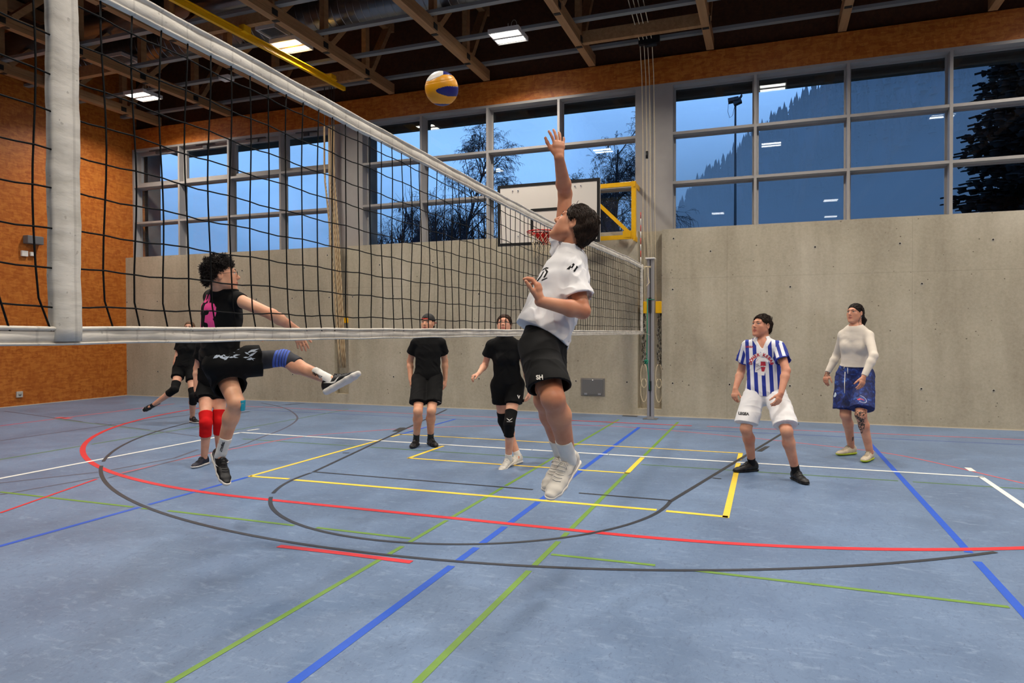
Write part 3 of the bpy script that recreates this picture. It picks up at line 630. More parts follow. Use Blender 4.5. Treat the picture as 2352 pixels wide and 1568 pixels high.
# ------------------------------------------------------------------ outdoors at dusk
wd = bpy.data.worlds.new('dusk_sky'); scene.world = wd; wd.use_nodes = True; wt = wd.node_tree; bg = wt.nodes['Background']
tc = wt.nodes.new('ShaderNodeTexCoord'); sx = wt.nodes.new('ShaderNodeSeparateXYZ'); wt.links.new(tc.outputs['Generated'], sx.inputs[0])
nz = wt.nodes.new('ShaderNodeTexNoise'); nz.inputs['Scale'].default_value = 2.2; nz.inputs['Detail'].default_value = 5; nz.inputs['Roughness'].default_value = .5
mp = wt.nodes.new('ShaderNodeMapping'); mp.inputs['Scale'].default_value = (1, 1, 2.6); wt.links.new(tc.outputs['Generated'], mp.inputs[0]); wt.links.new(mp.outputs[0], nz.inputs['Vector'])
ma = wt.nodes.new('ShaderNodeMath'); ma.operation = 'MULTIPLY_ADD'; ma.inputs[1].default_value = .52; wt.links.new(nz.outputs[0], ma.inputs[0]); wt.links.new(sx.outputs['Z'], ma.inputs[2])
rp = wt.nodes.new('ShaderNodeValToRGB'); wt.links.new(ma.outputs[0], rp.inputs[0]); cr = rp.color_ramp
stops = [(.10, (80, 106, 138)), (.36, (84, 120, 162)), (.47, (106, 148, 198)), (.60, (118, 165, 224)), (.9, (104, 152, 214))]
while len(cr.elements) < len(stops): cr.elements.new(.5)
for e, (p_, c) in zip(cr.elements, stops): e.position = p_; e.color = (*s2l(c), 1)
wt.links.new(rp.outputs[0], bg.inputs[0]); bg.inputs[1].default_value = 2.1
GRASS = simple('dark_meadow', (44, 58, 48), .95, var=.2, vscale=.3)
struct(MB().box((-300, 12.6, -.6), (300, 700, -.4)).build('ground', GRASS))
# forested hill behind: ridge rises to the right
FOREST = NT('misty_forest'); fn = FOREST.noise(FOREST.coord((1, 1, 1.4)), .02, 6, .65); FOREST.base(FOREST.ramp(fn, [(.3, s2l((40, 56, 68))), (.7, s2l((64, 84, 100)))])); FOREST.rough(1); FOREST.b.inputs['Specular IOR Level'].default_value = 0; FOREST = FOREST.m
ridge = [(-400, 4), (-300, 6), (-200, 10), (-120, 20), (-80, 40), (-56, 62), (-40, 88), (-26, 98), (-12, 110), (7, 124), (37, 146), (61, 172), (120, 230), (300, 330)]
def rz(x):
    for (a, za), (b, zb) in zip(ridge, ridge[1:]):
        if a <= x <= b: return za + (zb - za) * (x - a) / (b - a)
    return 0
m = MB(); v = []; nx, ny = 120, 12
for i in range(nx + 1):
    x = -400 + 700 * i / nx
    for j in range(ny + 1):
        t = j / ny; v.append((x * (1 - .0 * t), 250 + 190 * t, -.5 + (rz(x)) * t ** .8 + 4 * mnoise.noise(Vector((x * .03, t * 4, 0))) * t))
f = [(i * (ny + 1) + j, (i + 1) * (ny + 1) + j, (i + 1) * (ny + 1) + j + 1, i * (ny + 1) + j + 1) for i in range(nx) for j in range(ny)]
m.raw(v, f, 0, True); hill = m.build('hillside', FOREST); struct(hill)
m = MB(); rr = random.Random(5)
for k in range(1500):
    x = rr.uniform(-130, 150); t = rr.uniform(.35, 1) if k % 3 else rr.uniform(.96, 1); y = 250 + 190 * t; z = -.5 + rz(x) * t ** .8; hh = rr.uniform(6, 13); r_ = hh * rr.uniform(.16, .24)
    n = 6; a0 = rr.uniform(0, 1)
    for q in range(3):
        zb_ = z + hh * (.1 + .28 * q); rq = r_ * (1 - .27 * q)
        m.raw([(x + rq * math.cos(2 * PI * (i + a0) / n), y + rq * math.sin(2 * PI * (i + a0) / n), zb_) for i in range(n)] + [(x, y, zb_ + hh * .42)], [(i, (i + 1) % n, n) for i in range(n)])
tag(m.build('conifer_forest', FOREST), 'misty conifer forest covering the hillside behind the right windows', 'forest', kind='stuff')
# evening mist in the valley
def mist_mat(name, dens):
    mist = bpy.data.materials.new(name); mist.use_nodes = True; t = mist.node_tree; t.nodes.remove(t.nodes['Principled BSDF'])
    vs = t.nodes.new('ShaderNodeVolumeScatter'); vs.inputs['Color'].default_value = (.97, .98, 1, 1); vs.inputs['Density'].default_value = dens; t.links.new(vs.outputs[0], t.nodes['Material Output'].inputs['Volume']); return mist
def wedge(sec, x0, x1, x2):
    """mist bank with a triangular section (y,z), thinning out to nothing at x0"""
    n = len(sec); cy = max(p[0] for p in sec); v = [(x0, cy - .01 * (cy - y), z) for y, z in sec] + [(x1, y, z) for y, z in sec] + [(x2, y, z) for y, z in sec]
    f = [tuple(range(n))[::-1], tuple(range(2 * n, 3 * n))] + [(j * n + i, j * n + (i + 1) % n, (j + 1) * n + (i + 1) % n, (j + 1) * n + i) for j in (0, 1) for i in range(n)]
    return MB().raw(v, f)
tag(wedge([(140, -.3), (244, -.3), (244, 92)], -75, 15, 330).build('valley_mist', mist_mat('low_mist', .020)), 'pale blue mist lying low in the valley before the forested hill', 'mist', kind='stuff')
tag(wedge([(140, 260), (244, 96), (244, 260)], -75, 5, 330).build('hill_cloud', mist_mat('high_mist', .045)), 'thin cloud veiling the upper forested hill', 'cloud', kind='stuff')
# ---- bare birches
BARK = simple('dark_bark', (40, 40, 44), .9); TWIG = simple('dark_twigs', (30, 32, 38), .95)
def bare_tree(base, height, seed, label, spread=1.0, droop=.5, leafy=False, name='bare_tree', dens=1.0):
    R_ = random.Random(seed); tr = MB(); tw = MB(); cnt = [0]
    root = empty(name, base, label, 'tree', 'bare trees outside the windows')
    def grow(p, d, L, r, lv):
        n = 5 if lv < 2 else 4; pts = [p.copy()]; dd = d.copy()
        for k in range(n):
            dd = (dd + Vector((R_.gauss(0, .09), R_.gauss(0, .09), R_.gauss(0, .06) + (-.11 * droop * (lv - 1) if lv >= 2 else .03)))).normalized()
            pts.append(pts[-1] + dd * L / n)
        rs = [max(.0042, r * (1 - .7 * k / n)) for k in range(n + 1)]
        (tr if lv < 2 else tw).tube(pts, rs, 5 if lv < 2 else 3, caps=False, smooth=lv < 2); cnt[0] += 1
        if lv >= 4: return
        nb = int([22, 8, 7, 4.4][lv] * dens * .96)
        for b in range(nb):
            t = R_.uniform(.22 if lv == 0 else .12, .98); i = min(n - 1, int(t * n)); q = pts[i].lerp(pts[i + 1], t * n - i)
            ang = R_.uniform(0, 2 * PI); up = pts[i + 1] - pts[i]; up.normalize()
            sd = up.cross(Vector((math.cos(ang), math.sin(ang), .2))).normalized()
            el = [.62, .75, .8, .7][lv]
            nd = (up * (el) + sd * spread * (.75 if lv else .62)).normalized()
            nl = L * ([.42, .5, .5, .45][lv]) * (1.15 - (t * .80 if lv == 0 else .3 * t)) * R_.uniform(.7, 1.15)
            grow(q, nd, nl, rs[i] * .56 if lv else rs[i] * .5, lv + 1)
    grow(Vector(base), Vector((R_.gauss(0, .03), R_.gauss(0, .03), 1)), height, height * .013, 0)
    tr.build('trunk', BARK, root); o = tw.build('twigs', TWIG, root); o['kind'] = 'stuff'
    if leafy:
        lf = MB()
        for k in range(260):
            q = tw.v[R_.randrange(len(tw.v))]; s_ = .02; a_ = R_.uniform(0, 6)
            lf.raw([(q[0] - s_, q[1], q[2]), (q[0] + s_ * math.cos(a_), q[1] + s_ * math.sin(a_), q[2] + s_), (q[0], q[1], q[2] - 2 * s_)], [(0, 1, 2)])
        l = lf.build('dry_leaves', TWIG, root); l['kind'] = 'stuff'
    return root
def base_at(px_, topy, Y):
    p = atY(px_, topy, Y); return (p[0], p[1], -.45), p[2] + .45
for i, (px_, topy, Y, lab, spd, dr, dn) in enumerate((
    (1040, 285, 27, 'tall bare birch filling the panes left of the basketball board', .70, 1.1, 1.25),
    (1398, 262, 26, 'bare birch behind the basketball board, right of the raised arm', .85, 1.1, 1.3),
    (1225, 335, 29, 'thin bare birch rising behind the raised hand', .75, .8, 1.0),
    (905, 410, 27, 'low bare birch at the left edge of the middle window', .9, 1.1, 1.1),
    (725, 455, 22, 'small bare tree with a few dry leaves in the left window', .9, .2, .8),
    (975, 430, 40, 'dark tangled tree low between the middle window mullions', 1.0, .6, 1.0),
    (1310, 420, 40, 'dark tangled tree low behind the yellow swing arm', 1.0, .6, 1.0),
    (1550, 515, 24, 'tip of a bare bush at the lower left corner of the right window', 1.0, .3, .5))):
    b_, hgt = base_at(px_, topy, Y); bare_tree(b_, hgt * .86, 20 + i, lab, spd, dr, leafy=(i in (2, 4)), dens=dn)
# ---- dark wooded bank behind the birches
BANK = simple('dark_wooded_bank', (30, 40, 54), 1.0, spec=0, var=.25, vscale=.25)
m = MB(); v = []; nx = 60
def bz(x): return (9.5 + 2.2 * math.sin(x * .35) + 1.3 * math.sin(x * .9 + 1)) * min(1, max(.05, (x + 44) / 8)) * min(1, max(.05, (-9.5 - x) / 4))
for i in range(nx + 1):
    x = -44 + 34.5 * i / nx
    for j in range(7): t = j / 6; v.append((x, 52 + 12 * t, -.5 + bz(x) * t ** .7 + .3 * mnoise.noise(Vector((x, t * 3, 0)))))
m.raw(v, [(i * 7 + j, (i + 1) * 7 + j, (i + 1) * 7 + j + 1, i * 7 + j + 1) for i in range(nx) for j in range(6)], 0, True); struct(m.build('wooded_bank', BANK))
m = MB(); R_ = random.Random(77)
for k in range(150):
    x = R_.uniform(-43, -10); t = R_.uniform(.5, 1); y = 52 + 12 * t; z0 = -.5 + bz(x) * t ** .7 - .5; hh = R_.uniform(3.0, 6.5) * min(1, max(.2, (-9 - x) / 6))
    for b in range(26):
        p = Vector((x, y, z0 + hh * R_.uniform(.05, .5))); d = Vector((R_.gauss(0, .45), R_.gauss(0, .3), 1)).normalized(); q = p + d * hh * R_.uniform(.2, .5); m.tube([p, q, q + (d + Vector((R_.gauss(0, .4), 0, -.2))).normalized() * hh * .2], [.045, .022, .008], 3, caps=False)
tag(m.build('bare_thicket', TWIG), 'tangled dark bare thicket on the bank low behind the middle windows', 'thicket', kind='stuff')
# ---- big dark spruce on the right
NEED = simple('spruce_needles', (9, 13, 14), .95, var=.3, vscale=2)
sx_, sy_ = 8.05, 24.0; sr = empty('spruce_tree', (sx_, sy_, -.45), 'huge dark spruce filling the right edge of the window', 'tree')
MB().tube([(sx_, sy_, -.4), (sx_, sy_, 15)], [.28, .05], 8).build('trunk', BARK, sr)
m = MB(); R_ = random.Random(9); m.tube([(sx_, sy_, -.2), (sx_, sy_, 6), (sx_, sy_, 14.6)], [2.0, 1.35, .15], 14)
z = .6
while z < 14.5:
    rad = 3.3 * (1 - z / 16.0) ** .8 + .25
    for b in range(24):
        a_ = R_.uniform(0, 2 * PI); L = rad * R_.uniform(.78, 1.12); p0 = Vector((sx_, sy_, z + R_.uniform(-.2, .2))); nseg = 7
        if abs(math.cos(a_)) * L < .3 and math.sin(a_) > 0: continue
        for k in range(1, nseg + 1):
            t = k / nseg; c = p0 + Vector((math.cos(a_) * L * t, math.sin(a_) * L * t, -.42 * L * t + .30 * L * t * t)); wd_ = .42 * (1 - .55 * t) + .06
            for q in range(4):
                s_ = R_.choice((-1, 1)); l2 = wd_ * R_.uniform(.6, 1.2); dirv = Vector((math.cos(a_ + s_ * .9), math.sin(a_ + s_ * .9), R_.uniform(-.35, .1))); w2 = .055
                e = c + dirv * l2; sd = Vector((0, 0, 1)).cross(dirv).normalized() * w2
                m.raw([c + sd, c - sd, e - sd * .3 + Vector((0, 0, -.02)), e + sd * .3, c + Vector((0, 0, -.13)), c.lerp(e, .8) + Vector((0, 0, -.10))], [(0, 1, 2, 3), (0, 4, 5, 3)])
            m.bar(c, c + Vector((math.cos(a_), math.sin(a_), -.1)) * L / nseg, .12, .03)
    z += .25
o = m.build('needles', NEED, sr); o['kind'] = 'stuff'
# ---- floodlight pole
p0 = atY(1689, 300, 40); fr = empty('floodlight_pole', (p0[0], 40, -.4), 'tall thin pole with a dark floodlight on top outside the right window', 'floodlight')
DK = simple('dark_steel', (26, 30, 36), .6)
MB().tube([(p0[0], 40, -.4), (p0[0], 40, 13.7)], [.10, .05], 8).build('pole', DK, fr)
m = MB(); c = Vector((p0[0], 40, 14.0))
m.bar(c + Vector((-.38, 0, .06)), c + Vector((.18, 0, .12)), .5, .18); m.bar(c + Vector((-.1, 0, -.1)), c + Vector((.3, 0, .05)), .4, .26); m.bar(c + Vector((.2, 0, .1)), c + Vector((.34, 0, .32)), .4, .05); m.tube([c + Vector((0, 0, -.3)), c], .06, 6)
m.build('floodlight_head', DK, fr)
MB().tube([c + Vector((-.36, 0, .0)), c + Vector((-.4, 0, -.5)), c + Vector((-.3, 0, -.85)), c + Vector((-.15, 0, -.75)), c + Vector((-.05, 0, -.3))], .012, 5).build('cable', DK, fr)
# ------------------------------------------------------------------ sculpting kit: smooth solids on a grid
V = lambda *a: np.array(a, float)
def nrm(v): v = np.asarray(v, float); return v / (np.linalg.norm(v) + 1e-12)
def camdir(x, y, z): return nrm(V(x, y, z) @ RM)            # x right, y up, z away, as seen in the photo
class Vol:
    def __init__(s, lo, hi, h):
        s.h = h; s.lo = np.floor(np.asarray(lo, float) / h - 3) * h; n = np.ceil((np.asarray(hi) + 3 * h - s.lo) / h).astype(int) + 1
        s.n = n; s.phi = np.full(n, .05, np.float32)
    def _sub(s, lo, hi):
        a = np.clip(np.floor((np.asarray(lo) - s.lo) / s.h).astype(int), 0, s.n - 1); b = np.clip(np.ceil((np.asarray(hi) - s.lo) / s.h).astype(int) + 1, 1, s.n)
        if (b <= a).any(): return None, None
        sl = tuple(slice(i, j) for i, j in zip(a, b))
        g = [(s.lo[k] + s.h * np.arange(a[k], b[k])).astype(np.float32).reshape([-1 if q == k else 1 for q in range(3)]) for k in range(3)]
        return sl, g
    def comb(s, lo, hi, fn, k=.01, op='u', m=.03):
        sl, g = s._sub(np.asarray(lo) - m - k, np.asarray(hi) + m + k)
        if sl is None: return s
        d = fn(g); p = s.phi[sl]
        if op == 'u':
            if k > 0: hh = np.clip(.5 + .5 * (p - d) / k, 0, 1); s.phi[sl] = p + (d - p) * hh - k * hh * (1 - hh)
            else: s.phi[sl] = np.minimum(p, d)
        elif op == 's':
            d = -d
            if k > 0: hh = np.clip(.5 - .5 * (p - d) / k, 0, 1); s.phi[sl] = p + (d - p) * hh + k * hh * (1 - hh)
            else: s.phi[sl] = np.maximum(p, d)
        return s
    def cone(s, a, b, ra, rb, k=.01, op='u'):
        a = np.asarray(a, float); b = np.asarray(b, float); ab = b - a; L2 = ab @ ab + 1e-12; r = max(ra, rb)
        def fn(g):
            q = [g[i] - a[i] for i in range(3)]; t = np.clip((q[0] * ab[0] + q[1] * ab[1] + q[2] * ab[2]) / L2, 0, 1)
            return np.sqrt((q[0] - t * ab[0]) ** 2 + (q[1] - t * ab[1]) ** 2 + (q[2] - t * ab[2]) ** 2) - (ra + (rb - ra) * t)
        return s.comb(np.minimum(a, b) - r, np.maximum(a, b) + r, fn, k, op)
    def tcone(s, a, b, ra, rb, k=.01, op='u', endn=None):
        """tapered tube with a flat far end (round near end)"""
        a = np.asarray(a, float); b = np.asarray(b, float); L = np.linalg.norm(b - a); ax = (b - a) / L; r = max(ra, rb)
        def fn(g):
            q = [g[i] - a[i] for i in range(3)]; t = q[0] * ax[0] + q[1] * ax[1] + q[2] * ax[2]; tc = np.clip(t, 0, None)
            rad = np.sqrt((q[0] - tc * ax[0]) ** 2 + (q[1] - tc * ax[1]) ** 2 + (q[2] - tc * ax[2]) ** 2) - (ra + (rb - ra) * np.clip(tc / L, 0, 1)); e = t - L if endn is None else (g[0] - b[0]) * endn[0] + (g[1] - b[1]) * endn[1] + (g[2] - b[2]) * endn[2]
            return np.sqrt(np.maximum(rad, 0) ** 2 + np.maximum(e, 0) ** 2) + np.minimum(np.maximum(rad, e), 0)
        return s.comb(np.minimum(a, b) - r * (1 if endn is None else 1.6), np.maximum(a, b) + r * (1 if endn is None else 1.6), fn, k, op)
    def ell(s, c, A, rad, k=.01, op='u'):
        """ellipsoid: A rows are unit axes, rad the radii"""
        c = np.asarray(c, float); A = np.asarray(A, float); r = max(rad)
        def fn(g):
            q = [g[i] - c[i] for i in range(3)]; k0 = 0; k1 = 0
            for ax, ra in zip(A, rad):
                u = q[0] * ax[0] + q[1] * ax[1] + q[2] * ax[2]; k0 = k0 + (u / ra) ** 2; k1 = k1 + (u / ra ** 2) ** 2
            k0 = np.sqrt(k0); return k0 * (k0 - 1) / (np.sqrt(k1) + 1e-9)
        return s.comb(c - r, c + r, fn, k, op)
    def loft(s, st, k=.02, op='u', cap=1.0):
        """stations (centre, side radius, front radius, side axis, front axis) joined into one smooth trunk"""
        for (c0, s0, f0, S0, F0), (c1, s1, f1, S1, F1) in zip(st, st[1:]):
            c0 = np.asarray(c0, float); c1 = np.asarray(c1, float); ab = c1 - c0; L2 = ab @ ab; S = nrm(S0 + S1); F = nrm(F0 + F1); r = max(s0, s1, f0, f1)
            def fn(g, c0=c0, ab=ab, L2=L2, S=S, F=F, s0=s0, s1=s1, f0=f0, f1=f1):
                q = [g[i] - c0[i] for i in range(3)]; t = np.clip((q[0] * ab[0] + q[1] * ab[1] + q[2] * ab[2]) / L2, 0, 1)
                q = [q[i] - t * ab[i] for i in range(3)]; rs = s0 + (s1 - s0) * t; rf = f0 + (f1 - f0) * t
                u = q[0] * S[0] + q[1] * S[1] + q[2] * S[2]; w = q[0] * F[0] + q[1] * F[1] + q[2] * F[2]
                e2 = q[0] ** 2 + q[1] ** 2 + q[2] ** 2 - u ** 2 - w ** 2; rc = np.minimum(rs, rf) * cap
                k0 = np.sqrt((u / rs) ** 2 + (w / rf) ** 2 + np.maximum(e2, 0) / rc ** 2 + 1e-9); k1 = np.sqrt((u / rs ** 2) ** 2 + (w / rf ** 2) ** 2 + np.maximum(e2, 0) / rc ** 4 + 1e-9)
                return k0 * (k0 - 1) / k1
            s.comb(np.minimum(c0, c1) - r, np.maximum(c0, c1) + r, fn, k, op)
        return s
    def cut(s, p, n, k=0.0, near=None, rad=None):
        """remove everything on the side n of point p (optionally only near a place)"""
        p = np.asarray(p, float); n = nrm(n); c = p if near is None else np.asarray(near, float)
        lo, hi = (s.lo, s.lo + s.h * s.n) if rad is None else (c - rad, c + rad)
        sl, g = s._sub(lo, hi)
        if sl is None: return s
        d = (g[0] - p[0]) * n[0] + (g[1] - p[1]) * n[1] + (g[2] - p[2]) * n[2]
        if rad is not None:
            rr = np.sqrt((g[0] - c[0]) ** 2 + (g[1] - c[1]) ** 2 + (g[2] - c[2]) ** 2) - rad; d = np.minimum(d, -rr)
        s.phi[sl] = np.maximum(s.phi[sl], d); return s
    def over(s, b, gap=.006, grow=.014):
        """let this cloth swell just enough to cover the body underneath"""
        off = np.round((s.lo - b.lo) / s.h).astype(int); a0 = np.maximum(off, 0); a1 = np.minimum(off + s.n, b.n); t0 = a0 - off; t1 = a1 - off
        if (a1 <= a0).any(): return s
        B = b.phi[a0[0]:a1[0], a0[1]:a1[1], a0[2]:a1[2]]; q = s.phi[t0[0]:t1[0], t0[1]:t1[1], t0[2]:t1[2]]
        s.phi[t0[0]:t1[0], t0[1]:t1[1], t0[2]:t1[2]] = np.minimum(q, np.maximum(B - gap, q - grow)); return s
    def hem(s, p, n, axis_p, axis, R):
        p = np.asarray(p, float); n = nrm(n); ax = nrm(axis); g = [(s.lo[k] + s.h * np.arange(s.n[k])).astype(np.float32).reshape([-1 if q == k else 1 for q in range(3)]) for k in range(3)]
        d = (g[0] - p[0]) * n[0] + (g[1] - p[1]) * n[1] + (g[2] - p[2]) * n[2]; q = [g[i] - axis_p[i] for i in range(3)]; t = q[0] * ax[0] + q[1] * ax[1] + q[2] * ax[2]
        r = np.sqrt(np.maximum(q[0] ** 2 + q[1] ** 2 + q[2] ** 2 - t * t, 0)); s.phi = np.maximum(s.phi, np.minimum(d, R - r)).astype(np.float32); return s
    def crease(s, amp, scale, seed=0):
        R_ = np.random.RandomState(seed); sl, g = s._sub(s.lo, s.lo + s.h * s.n); tot = 0
        for i in range(3):
            a = nrm(R_.normal(size=3)); b = nrm(R_.normal(size=3)); e = nrm(R_.normal(size=3)); c = nrm(R_.normal(size=3)); ph = R_.uniform(0, 6, 4)
            w1 = np.sin((g[0] * b[0] + g[1] * b[1] + g[2] * b[2]) * scale * .45 + ph[0]); w2 = np.sin((g[0] * e[0] + g[1] * e[1] + g[2] * e[2]) * scale * .3 + ph[1]) + np.sin((g[0] * c[0] + g[1] * c[1] + g[2] * c[2]) * scale * .4 + ph[3])
            tot = tot + (1 - 2 * np.sqrt(np.abs(np.sin((g[0] * a[0] + g[1] * a[1] + g[2] * a[2]) * scale * .5 + 1.3 * w1 + ph[2])) + .02)) * np.clip(w2, 0, 1)
        s.phi[sl] -= (amp * tot).astype(np.float32); return s
    def fold(s, amp, scale, axis=None, seed=0, c=None, rad=None):
        """cloth wrinkles: a warped wave field added to the distance"""
        R_ = np.random.RandomState(seed); sl, g = s._sub(s.lo if rad is None else np.asarray(c) - rad, s.lo + s.h * s.n if rad is None else np.asarray(c) + rad)
        if sl is None: return s
        tot = 0
        for i in range(4):
            a = nrm(R_.normal(size=3) if axis is None else np.asarray(axis) + R_.normal(size=3) * .35); b = nrm(R_.normal(size=3)); e = nrm(R_.normal(size=3)); ph = R_.uniform(0, 6, 3)
            w1 = np.sin((g[0] * b[0] + g[1] * b[1] + g[2] * b[2]) * scale * .7 + ph[0]); w2 = np.sin((g[0] * e[0] + g[1] * e[1] + g[2] * e[2]) * scale * .45 + ph[1])
            tot = tot + np.sin((g[0] * a[0] + g[1] * a[1] + g[2] * a[2]) * scale * R_.uniform(.8, 1.5) + 1.8 * w1 + ph[2]) * (.6 + .4 * w2)
        d = amp * .4 * tot
        if rad is not None: d = d * np.clip(1.6 - 1.6 * np.sqrt((g[0] - c[0]) ** 2 + (g[1] - c[1]) ** 2 + (g[2] - c[2]) ** 2) / rad, 0, 1)
        s.phi[sl] += d.astype(np.float32); return s
    def mesh(s, name):
        phi = s.phi; ins = phi < 0; n = phi.shape
        c = np.zeros((n[0] - 1, n[1] - 1, n[2] - 1), np.uint8)
        for dx in (0, 1):
            for dy in (0, 1):
                for dz in (0, 1): c += ins[dx:n[0] - 1 + dx, dy:n[1] - 1 + dy, dz:n[2] - 1 + dz]
        act = np.argwhere((c > 0) & (c < 8)); idx = np.full(c.shape, -1, np.int32); idx[tuple(act.T)] = np.arange(len(act))
        acc = np.zeros((len(act), 3)); cnt = np.zeros(len(act)); cor = [(a, b, d) for a in (0, 1) for b in (0, 1) for d in (0, 1)]
        for p in cor:
            for ax in range(3):
                if p[ax]: continue
                q = list(p); q[ax] = 1
                a = phi[act[:, 0] + p[0], act[:, 1] + p[1], act[:, 2] + p[2]]; b = phi[act[:, 0] + q[0], act[:, 1] + q[1], act[:, 2] + q[2]]
                mk = (a < 0) != (b < 0); t = np.where(mk, a / np.where(a == b, 1, a - b), 0); pt = np.tile(np.array(p, float), (len(act), 1)); pt[:, ax] = t
                acc += pt * mk[:, None]; cnt += mk
        vs = s.lo + s.h * (act + acc / cnt[:, None]); faces = []
        for ax in range(3):
            o = [q for q in range(3) if q != ax]; a = ins; sl0 = [slice(None)] * 3; sl1 = [slice(None)] * 3; sl0[ax] = slice(0, -1); sl1[ax] = slice(1, None)
            e0 = a[tuple(sl0)]; e1 = a[tuple(sl1)]; ch = e0 != e1
            for q in o:
                z = [slice(None)] * 3; z[q] = slice(0, 1); ch[tuple(z)] = False; z[q] = slice(-1, None); ch[tuple(z)] = False
            E = np.argwhere(ch)
            if not len(E): continue
            u, v = (ax + 1) % 3, (ax + 2) % 3; du = np.zeros(3, int); dv = np.zeros(3, int); du[u] = 1; dv[v] = 1
            ids = np.stack([idx[tuple((E - du - dv).T)], idx[tuple((E - dv).T)], idx[tuple(E.T)], idx[tuple((E - du).T)]], 1)
            fl = e0[tuple(E.T)]; ids[~fl] = ids[~fl][:, ::-1]; faces.append(ids)
        F = np.concatenate(faces).astype(np.int32); F = F[(F >= 0).all(1)]
        me = bpy.data.meshes.new(name); me.vertices.add(len(vs)); me.vertices.foreach_set('co', vs.astype(np.float32).ravel())
        me.loops.add(F.size); me.loops.foreach_set('vertex_index', F.ravel()); me.polygons.add(len(F)); me.polygons.foreach_set('loop_start', np.arange(0, F.size, 4, dtype=np.int32))
        me.polygons.foreach_set('use_smooth', np.ones(len(F), bool)); me.update(calc_edges=True); me.validate(); return me, vs
def put(name, vol, mat, parent, attr=None):
    me, vs = vol.mesh(name)
    if attr is not None:
        for k, fn in attr.items():
            a = me.attributes.new(k, 'FLOAT', 'POINT'); a.data.foreach_set('value', np.asarray(fn(vs), np.float32))
    return link_mesh(name, me, mat, parent)
def decal(name, me, origin, xd, yd, target, mat, parent, off=.0016, maxe=.012, reach=.25):
    """wrap flat lettering or shapes onto a garment by casting it along its own normal"""
    xd = nrm(xd); n = nrm(np.cross(xd, yd)); yd = np.cross(n, xd)
    bm = bmesh.new(); bm.from_mesh(me); bmesh.ops.triangulate(bm, faces=bm.faces)
    for _ in range(5):
        es = [e for e in bm.edges if e.calc_length() > maxe]
        if not es: break
        bmesh.ops.subdivide_edges(bm, edges=es, cuts=1); bmesh.ops.triangulate(bm, faces=bm.faces)
    tb = bmesh.new(); tb.from_mesh(target.data); bvh = BVHTree.FromBMesh(tb); kill = []
    for v in bm.verts:
        w = np.asarray(origin) + xd * v.co.x + yd * v.co.y + n * reach; hit = bvh.ray_cast(Vector(w), Vector(-n), reach * 2.5)
        if hit[0] is None: kill.append(v)
        else: v.co = hit[0] + hit[1] * off if hit[1].dot(Vector(n)) > 0 else hit[0] - hit[1] * off
    bmesh.ops.delete(bm, geom=kill, context='VERTS'); o = bpy.data.meshes.new(name); bm.to_mesh(o); bm.free(); tb.free(); bpy.data.meshes.remove(me)
    for p in o.polygons: p.use_smooth = True
    return link_mesh(name, o, mat, parent)
def poly_mesh(polys):
    me = bpy.data.meshes.new('p'); v = []; f = []
    for P in polys: f.append(tuple(range(len(v), len(v) + len(P)))); v += [(x, y, 0) for x, y in P]
    me.from_pydata(v, [], f); me.update(); return me
# ------------------------------------------------------------------ cloth, skin and hair surfaces
def skin_mat(name, c, c2=None, ink=False):
    t = NT(name); n = t.noise(t.coord(), 9, 3); f = t.noise(t.coord(), 60, 3)
    a = s2l(c); b = s2l(c2 or (c[0] - 14, c[1] - 24, c[2] - 22)); col = t.ramp(n, [(.35, a), (.7, b)])
    at_ = t.n.new('ShaderNodeAttribute'); at_.attribute_name = 'lip'
    col = t.mix(at_.outputs['Fac'], col, s2l((164, 76, 72)))
    if ink:
        ai = t.n.new('ShaderNodeAttribute'); ai.attribute_name = 'ink'; v = t.noise(t.coord((1, 1, .7)), 26, 4, .6, 2.2)
        col = t.mix(t.math('MULTIPLY', ai.outputs['Fac'], t.ramp(v, [(.44, (0, 0, 0)), (.52, (1, 1, 1))])), col, s2l((58, 52, 48)))
    t.base(col); t.rough(.48); t.b.inputs['Subsurface Weight'].default_value = .12; t.b.inputs['Subsurface Radius'].default_value = (.02, .008, .005); t.b.inputs['Subsurface Scale'].default_value = .5
    t.b.inputs['Specular IOR Level'].default_value = .35; t.bump(f, .05, .002); return t.m
def hair_mat(name, c0, c1):
    t = NT(name); n = t.noise(t.coord((130, 30, 30), rot=(.3, .2, .5)), 1, 4, .6, 1.2); t.base(t.ramp(n, [(.35, s2l(c0)), (.8, s2l(c1))])); t.rough(.6); t.bump(n, .35, .004); t.b.inputs['Specular IOR Level'].default_value = .2; return t.m
def cloth(name, c, rough=.85, var=.05):
    t = NT(name); n = t.noise(t.coord(), 12, 4); a = s2l(c)
    t.base(t.ramp(n, [(.3, tuple(x * (1 - var) for x in a)), (.7, tuple(min(1, x * (1 + var)) for x in a))])); t.rough(rough); t.b.inputs['Sheen Weight'].default_value = .0; t.b.inputs['Specular IOR Level'].default_value = .25
    t.bump(t.noise(t.coord(), 420, 2), .15, .001); return t.m
BLACKC = cloth('black_jersey', (10, 10, 11)); BLACKS = cloth('black_sportswear', (9, 9, 10)); WHITEC = cloth('white_cotton', (232, 231, 232), var=.015); SOCKW = cloth('white_sock', (232, 230, 224)); SOCKB = cloth('black_sock', (26, 26, 28))
SHOEB = simple('black_shoe', (20, 20, 22), .5, var=.1); SHOEW = simple('white_leather', (222, 216, 204), .5, var=.05, vscale=14); SOLEW = simple('white_sole', (226, 220, 212), .55, var=.05); SOLEB = simple('black_sole', (18, 18, 19), .6); EYEW = simple('eye_white', (226, 222, 216), .25); IRIS = simple('iris_dark', (44, 34, 28), .2)
LACEW = simple('white_lace', (230, 226, 216), .8); LACEB = simple('black_lace', (30, 30, 32), .8)
